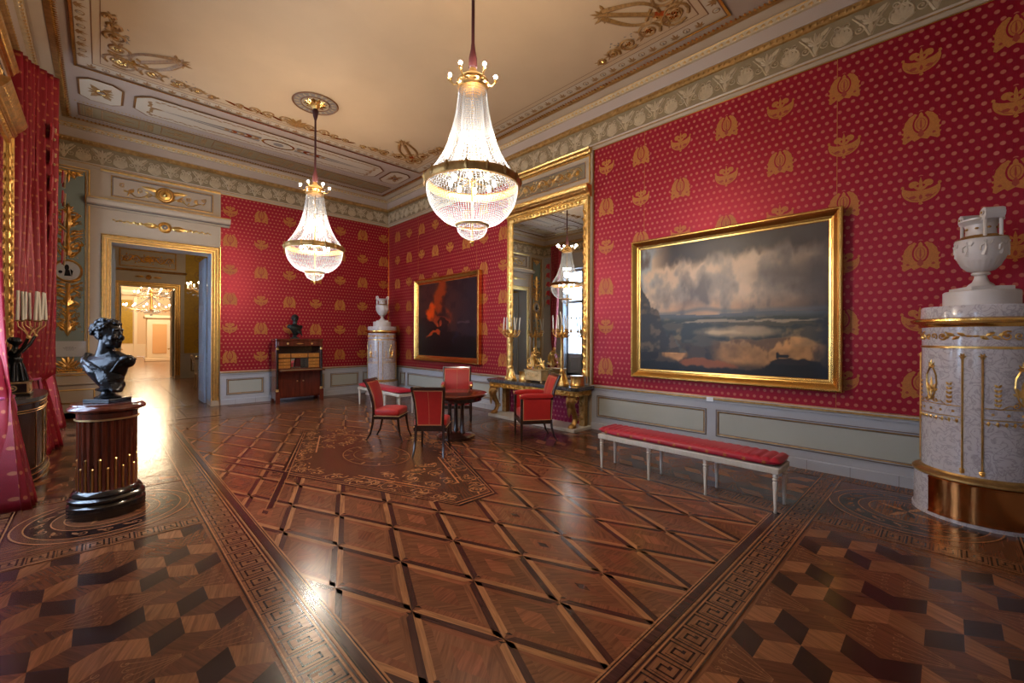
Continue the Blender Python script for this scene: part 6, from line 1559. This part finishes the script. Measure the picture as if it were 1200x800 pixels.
dr = make_drum((6.03, 5.84, .765), 'low gilt drum-shaped box beside the left candelabrum on the console'); dup(dr, (6.03, 4.56, .765), .3, 'low gilt drum-shaped box beside the right candelabrum on the console')
# mantel clock: plinth, chariot with wheel dial, driver
t = thing('mantel_clock', 'gilt figural clock with a chariot wheel in the middle of the console', 'clock', (5.94, 5.46, .765))
g = MB()
for s_ in (-1, 1):
    for q in (-1, 1): g.lathe([(.02, 0), (.026, .01), (.02, .025), (.024, .04)], 10, (q * .08, s_ * .20))
g.cbox(-.115, .115, -.235, .235, .038, .062, .006); g.cbox(-.095, .095, -.21, .21, .062, .215, .005); g.cbox(-.11, .11, -.225, .225, .215, .238, .006)
F = Fr((-.095, 0, 0), (0, 1, 0), (0, 0, 1), (-1, 0, 0)); g.rinceau(F, -.18, .14, .18, .14, .12, .05, .014, .008, .001); g.rosette(F, 0, .14, .04, .01, .002); g.build('plinth', 'gilt_pale', t, smooth=30)
g = MB(); Fw = Fr((-.06, 0, 0), (0, 1, 0), (0, 0, 1), (-1, 0, 0))
g.ring(Fw, .12, .315, .062, .022, .012, .0, 0); g.ring(Fw, .12, .315, .062, .022, -.012, -.012, 0); 
for i in range(8): g.leaf(Fw, .12, .315, i * PI / 4, .06, .012, .006, .0)
g.disc(Fw, .12, .315, .016, 0, k=10, h=.02); g.tube([(-.06, .12, .315), (.06, .12, .315)], .01, 6); g.build('wheel', 'gilt', t)
g = MB(); g.loft([[(x, y, z) for x, y, z in ((-.05, .02, z0), (.05, .02, z0), (.06, .17, z0 + .02), (-.06, .17, z0 + .02))] for z0 in (.29, .33)]); g.tube([(-.045, .17, .33), (-.045, .185, .42), (-.045, .12, .45)], .012, 7); g.tube([(0, .03, .31), (0, -.10, .33), (0, -.19, .30)], .012, 6)
for x in (-.05, .05): g.tube([(x, .02, .33), (x, .0, .39), (x, .05, .44)], .014, 7)
g.build('chariot', 'gilt', t)
g = MB()        # driver
g.tube([(0, .08, .33), (0, .075, .42), (-.005, .06, .50)], [.036, .034, .045], 10); g.ball((-.005, .05, .545), .05, 10, sc=(.8, .9, 1)); g.ball((-.01, .03, .625), .032, 12); g.tube([(-.005, .05, .57), (-.008, .035, .61)], .016, 8)
g.tube([(-.03, .05, .56), (-.05, .0, .52), (-.045, -.06, .50)], [.016, .013, .010], 7); g.tube([(.03, .05, .56), (.05, -.01, .57), (.05, -.06, .55)], [.016, .013, .010], 7); g.tube([(.0, .09, .56), (.02, .13, .47), (.01, .15, .37)], [.03, .035, .03], 8)
g.build('driver', 'gilt', t, remesh=.006, smooth=0)
g = MB(); g.ball((0, -.14, .33), .045, 10, sc=(.7, 1.5, .9)); g.ball((0, -.20, .40), .022, 8, sc=(.8, 1, 1.2)); g.tube([(0, -.17, .35), (0, -.195, .40)], .02, 7)
for x in (-.02, .02): g.tube([(x, -.10, .32), (x, -.09, .27), (x, -.10, .24)], .01, 6); g.tube([(x, -.18, .32), (x, -.20, .28), (x, -.19, .24)], .01, 6)
for s_ in (-1, 1): g.loft([[(s_ * .02, -.14, .36), (s_ * .02, -.10, .37), (s_ * .03, -.06, .45), (s_ * .035, -.09, .46)], [(s_ * .03, -.14, .36), (s_ * .03, -.10, .37), (s_ * .04, -.06, .45), (s_ * .045, -.09, .46)]])
g.build('winged_beast', 'gilt', t, remesh=.006, smooth=0)

# ================================================================== COMMODE AND FIGURE AT THE LEFT
def bow(dep, hw, e, n_=40):
    P = []
    for i in range(n_ + 1):
        y = -hw + 2 * hw * i / n_; k = max(0, 1 - abs(y / hw) ** e); P.append((dep * k ** (1 / e), y))
    return P
t = thing('commode', 'dark bow-fronted commode with brass lines, against the left pier', 'commode', (-.87, 7.45, 0))
sh = lambda s_, n_=40: [(x + .0, y) for x, y in bow(.40 * s_, .74 * s_, 2.7, n_)]
g = MB(); g.prism(XY, sh(1.03), .885, .925); g.build('marble_top', 'dark_stone', t, smooth=30)
g = MB(); g.prism(XY, sh(1.0), .79, .885); g.prism(XY, sh(.985), .14, .79); g.build('carcass', 'dark_wood', t, smooth=30)
g = MB(); g.prism(XY, sh(1.05), 0, .035); g.prism(XY, sh(1.04), .035, .10); g.prism(XY, sh(1.01), .10, .14); g.build('base', 'ebony', t, smooth=30)
def curve(s_, z, w=.006, part=(0, 1)):
    P = sh(s_, 60); k0, k1 = int(part[0] * 60), int(part[1] * 60); g.tube([(x + .003, y, z) for x, y in P[k0:k1 + 1]], w, 6)
g = MB()
for z in (.80, .875): curve(1.0, z, .005)
for z in (.15, .775): curve(.987, z, .004)
curve(1.04, .10, .006); curve(1.05, .035, .007)
P = sh(.985, 60)
for k in (12, 22, 38, 48, 53, 57): g.tube([(P[k][0] + .004, P[k][1], .15), (P[k][0] + .004, P[k][1], .775)], .004, 6)
for k in range(0, 60):
    if 23 <= k <= 37 or 49 > k > 38: g.tube([(P[k][0] + .004, P[k][1], .46), (P[k + 1][0] + .004, P[k + 1][1], .46)], .003, 5)
g.build('brass_lines', 'brass', t)
g = MB()
P = sh(1.0, 60)
for k in (18, 30, 43, 50):
    x, y = P[k]; nx, ny = (P[k + 1][1] - P[k - 1][1]), -(P[k + 1][0] - P[k - 1][0]); l = math.hypot(nx, ny); nx, ny = nx / l, ny / l; F = Fr((x, y, 0), (-ny, nx, 0), (0, 0, 1), (nx, ny, 0))
    g.disc(F, 0, .838, .016, .002, k=10, h=.006); g.leaf(F, .02, .838, 0, .05, .022, .006, .002); g.leaf(F, -.02, .838, PI, .05, .022, .006, .002); g.leaf(F, .06, .838, 0, .035, .03, .005, .002)
g.build('gilt_mounts', 'gilt', t)
g = MB()
for k in (14, 28, 44):
    x, y = P[k]; g.tube([(x + .0, y, .16), (x + .0, y, .16)], .001, 4)
t = thing('bronze_figure_candelabrum', 'dark bronze winged figure holding up gilt candle branches, on the commode', 'candelabrum', (-.70, 7.34, .925))
g = MB(); g.cbox(-.13, .13, -.17, .17, 0, .03, .005); g.cbox(-.115, .115, -.155, .155, .03, .15, .004); bs = g.build('plinth', 'ebony', t, smooth=0)
g = MB()
for F, hw in ((Fr((.115, 0, 0), (0, 1, 0), (0, 0, 1), (1, 0, 0)), .155), (Fr((0, -.155, 0), (1, 0, 0), (0, 0, 1), (0, -1, 0)), .115)):
    g.frame(F, -hw + .012, .042, hw - .012, .138, [(0, 0), (.004, .005), (.010, 0)]); g.ring(F, 0, .09, .028, .012, .006, .001); g.disc(F, 0, .09, .012, .001, k=8, h=.006)
g.box(-.13, .13, -.17, .17, .148, .158); g.build('gilt_edges', 'gilt_pale', bs)
g = MB()
g.tube([(0, 0, .155), (.0, 0, .22), (.0, .0, .34), (.0, .0, .42)], [.085, .07, .055, .065], 14); g.ball((0, 0, .47), .068, 12, sc=(.8, 1.15, 1)); g.tube([(0, 0, .50), (.005, .0, .57)], .025, 8); g.ball((.01, 0, .61), .045, 14, sc=(1, .85, 1.15)); g.ball((-.015, 0, .62), .045, 10)
g.tube([(.045, 0, .612), (.058, 0, .60)], [.008, .011], 6)
for i in range(8): a = i * PI / 4; g.tube([(.06 * math.cos(a), .06 * math.sin(a), .36), (.08 * math.cos(a), .08 * math.sin(a), .25), (.095 * math.cos(a), .095 * math.sin(a), .156)], [.012, .018, .02], 6)
g.tube([(0, .07, .50), (.03, .13, .48), (.10, .19, .58), (.14, .22, .68)], [.028, .022, .018, .015], 8); g.tube([(0, -.07, .50), (.02, -.12, .46), (.08, -.17, .55), (.12, -.20, .66)], [.028, .022, .018, .015], 8)
g.build('figure', 'bronze', t, remesh=.007, smooth=0)
for s_ in (-1, 1):
    g = MB()
    for i in range(7): g.loft([[(-.05 + i * .002, s_ * (.02 + .01 * i), .50 - .02 * i), (-.045 + i * .002, s_ * (.10 + .016 * i), .60 - .05 * i), (-.05, s_ * (.17 + .02 * i), .66 - .075 * i)], [(-.065, s_ * (.02 + .01 * i), .48 - .02 * i), (-.06, s_ * (.11 + .016 * i), .57 - .05 * i), (-.06, s_ * (.18 + .02 * i), .62 - .075 * i)]], closed=False)
    g.build('wing', 'bronze', t)
for s_, hx2 in ((1, .14), (-1, .12)):
    x0, y0, z0 = (.14, .22, .68) if s_ > 0 else (.12, -.20, .66)
    g = MB(); g.ball((x0, y0, z0), .022, 8); nz = []
    for i in range(4):
        a = i * PI / 2 + .6; ca, sa = math.cos(a), math.sin(a); g.tube([(x0, y0, z0), (x0 + .03 * ca, y0 + .03 * sa, z0 + .06), (x0 + .09 * ca, y0 + .09 * sa, z0 + .12), (x0 + .095 * ca, y0 + .095 * sa, z0 + .18)], .006, 6); nz.append((x0 + .095 * ca, y0 + .095 * sa, z0 + .18))
    for (x, y, z) in nz: g.lathe([(.006, z - .01), (.018, z), (.026, z + .004), (.012, z + .008), (.013, z + .024)], 10, (x, y))
    br = g.build('branches', 'gilt_pale', t)
    for k, (x, y, z) in enumerate(nz): g = MB(); g.tube([(x, y, z + .01), (x + .007 * (k - 1.5), y + .006 * (k % 2), z + .33)], [.0145, .0125], 8); g.build('candle', 'candle', br)

# ================================================================== CURTAINS
def curtain(label, yc, side, seed, ztie=1.0, xo=0., cascade=True, lean=.08):
    """a tied-back drape; side = +1 when it hangs on the far side of its window"""
    rr = random.Random(seed); t = thing('curtain', label, 'curtain', (0, 0, 0), 0, 'crimson drapes of the windows')
    zt = 5.33; nu, nv = 120, 60; ph = rr.uniform(0, 6)
    def shape(v):       # v 0 top .. 1 floor -> z, centre y, half width, x, fold depth
        z = zt * (1 - v) + .004 * v; x = 0
        if z > ztie:
            k = (z - ztie) / (zt - ztie); hw = .09 + .20 * k ** .6; cy = yc - side * lean * k; x = -.70 - .04 * k + xo * k ** .4; dp = .06 + .05 * k ** .5
        else:
            k = 1 - z / ztie; hw = .09 + .30 * k ** .7; cy = yc - .12 * k; x = -.70 + .10 * k; dp = .06 + .07 * k
        return z, cy, hw, x, dp
    vs = []; uvs = []
    for i in range(nu + 1):
        for j in range(nv + 1):
            u, v = i / nu, j / nv; z, cy, hw, x, dp = shape(v); s_ = 2 * u - 1
            f = math.sin(u * 2 * PI * 7 + ph + .6 * math.sin(v * 5)) + .4 * math.sin(u * 2 * PI * 15 + v * 4)
            vs.append((x + dp * f * .75 + .02 - side * (.34 if side < 0 else .12) * (u - .5) * (1 if z > ztie else .4), cy + hw * s_ + .012 * math.sin(u * 40 + v * 7), z)); uvs.append((u * 3.0, z))
    fs = [(i * (nv + 1) + j, (i + 1) * (nv + 1) + j, (i + 1) * (nv + 1) + j + 1, i * (nv + 1) + j + 1) for i in range(nu) for j in range(nv)]
    me = bpy.data.meshes.new('drape'); me.from_pydata(vs, [], fs); me.materials.append(M['curtain']); ul = me.uv_layers.new(name='UVMap')
    vi = np.zeros(len(me.loops), np.int32); me.loops.foreach_get('vertex_index', vi); ul.data.foreach_set('uv', np.array(uvs, np.float32)[vi].ravel())
    me.polygons.foreach_set('use_smooth', [True] * len(me.polygons)); o = bpy.data.objects.new('drape', me); COL.objects.link(o); o.parent = t
    so = o.modifiers.new('Solidify', 'SOLIDIFY'); so.thickness = .004
    g = MB(); z, cy, hw, x, dp = shape(1 - ztie / zt)
    g.tube([(x + .02 + .075 * math.cos(a), cy + .095 * math.sin(a), ztie + .01 * math.cos(a)) for a in [2 * PI * i / 20 for i in range(21)]], .016, 8); g.tube([(x + .09, cy, ztie), (x + .10, cy - .01, ztie - .10), (x + .10, cy, ztie - .18)], [.012, .016, .022], 8); g.tube([(x + .09, cy + .02, ztie), (x + .10, cy + .04, ztie - .08), (x + .10, cy + .04, ztie - .14)], [.010, .014, .020], 8)
    g.build('tieback', 'tie', t)
    if not cascade: return t
    g = MB()          # cascading tails with gold fringe on the side away from the window
    ys = yc + .17
    for k in range(5):
        z0 = 4.6 - k * .36; w = .15 - .012 * k
        A = [(-.50, ys - .10, z0), (-.49, ys + w * .3, z0 - .02), (-.51, ys + w, z0 - .24), (-.50, ys + w * .25, z0 - .16), (-.51, ys - .10, z0 - .24)]
        g = MB(); g.loft([A, [(a - .02, b_, c_) for a, b_, c_ in A]]); q = g.build('tail', 'curtain_plain', t, smooth=0); g = MB()
        for (a, b_) in (((-.48, ys + w * .3, z0 - .02), (-.50, ys + w + .01, z0 - .25)), ((-.50, ys + w + .01, z0 - .25), (-.49, ys + w * .25, z0 - .17))): g.tube([a, b_], .013, 6)
        g.build('fringe', 'fringe', q)
    return t
M['tie'] = mat('tie', (.42, .06, .16), .45, sheen=.3); M['fringe'] = mat('fringe', (.62, .42, .20), .5, var=.4, vscale=60)
M['curtain_plain'] = mat('curtain_plain', (.36, .005, .018), .5, sheen=.3)
curtain('tied-back crimson drape with tassels beside the commode, at the left edge', 8.74, -1, 5, 1.0, 0., True, .0)
curtain('crimson drape farther back by the green pilaster panel, tail touching the floor', 11.12, 1, 6, 1.05, -.03)
curtain('crimson drape nearest the camera, cut by the left edge before the commode', 6.36, 1, 8, 1.0, -.16, False, .6)
# ================================================================== LIGHT, SKY, CAMERA
def lamp(kind, name, loc, power, col, size=.1, rot=None, **kw):
    d = bpy.data.lights.new(name, kind); d.energy = power; d.color = col
    if kind == 'POINT': d.shadow_soft_size = size
    for k, v in kw.items(): setattr(d, k, v)
    o = bpy.data.objects.new(name, d); COL.objects.link(o); o.location = loc
    if rot: o.rotation_euler = rot
    return o
WARM, WHITE = (1., .74, .47), (1., .86, .70)
for y in (3.36, 7.76):
    lamp('POINT', 'chandelier_light', (2.69, y, 3.45), P_CH1, WARM, .08)
    lamp('POINT', 'chandelier_light', (2.69, y, 2.98), P_CH2, WHITE, .08)
    for i in range(3):
        a = i * 2 * PI / 3 + .35; lamp('POINT', 'arm_light', (2.69 + .30 * math.cos(a), y + .30 * math.sin(a), 4.27), P_ARM, WARM, .03)
lamp('POINT', 'yellow_room_light', (2.62, 16.9, 3.4), 110, WARM, .25)
lamp('POINT', 'ballroom_light', (2.45, 26, 4.8), 300, (1, .78, .50), .6); lamp('POINT', 'ballroom_light', (2.15, 33, 4.8), 700, (1, .80, .54), .6); lamp('POINT', 'ballroom_light', (2.2, 40, 5.5), 650, (1, .82, .58), .6)
for w in WY:
    lamp('AREA', 'window_portal', (XL - .36, w, 2.65), 1, (1, 1, 1), rot=(0, -PI / 2, 0), shape='RECTANGLE', size=3.3, size_y=1.4)
    o = COL.objects[-1]; o.data.cycles.is_portal = True
W_ = bpy.data.worlds.new('sky'); SC.world = W_; W_.use_nodes = True; bg = W_.node_tree.nodes['Background']
bg.inputs[0].default_value = (.62, .76, 1., 1); bg.inputs[1].default_value = P_SKY
cam = bpy.data.cameras.new('camera'); co = bpy.data.objects.new('camera', cam); COL.objects.link(co); SC.camera = co
cam.sensor_width = 36; cam.lens = 36 * 496.5 / 1200; cam.shift_y = -(400 - 395.9) / 1200; cam.clip_start = .05; cam.clip_end = 200
co.location = (0, 0, 1.6); co.rotation_euler = (PI / 2, 0, 0)
co.matrix_world = Matrix.Translation((0, 0, 1.6)) @ Matrix.Rotation(-.770, 4, 'Z') @ Matrix.Rotation(PI / 2, 4, 'X') @ Matrix.Rotation(.0046, 4, 'Z')
SC.view_settings.view_transform = 'Standard'; SC.view_settings.look = 'None'; SC.view_settings.gamma = 1; SC.view_settings.use_curve_mapping = False
SC.view_settings.exposure = EXPO
cy = SC.cycles; cy.max_bounces = 10; cy.diffuse_bounces = 4; cy.glossy_bounces = 5; cy.transmission_bounces = 4; cy.transparent_max_bounces = 12
cy.sample_clamp_indirect = 4; cy.caustics_reflective = False; cy.caustics_refractive = False; cy.use_denoising = True
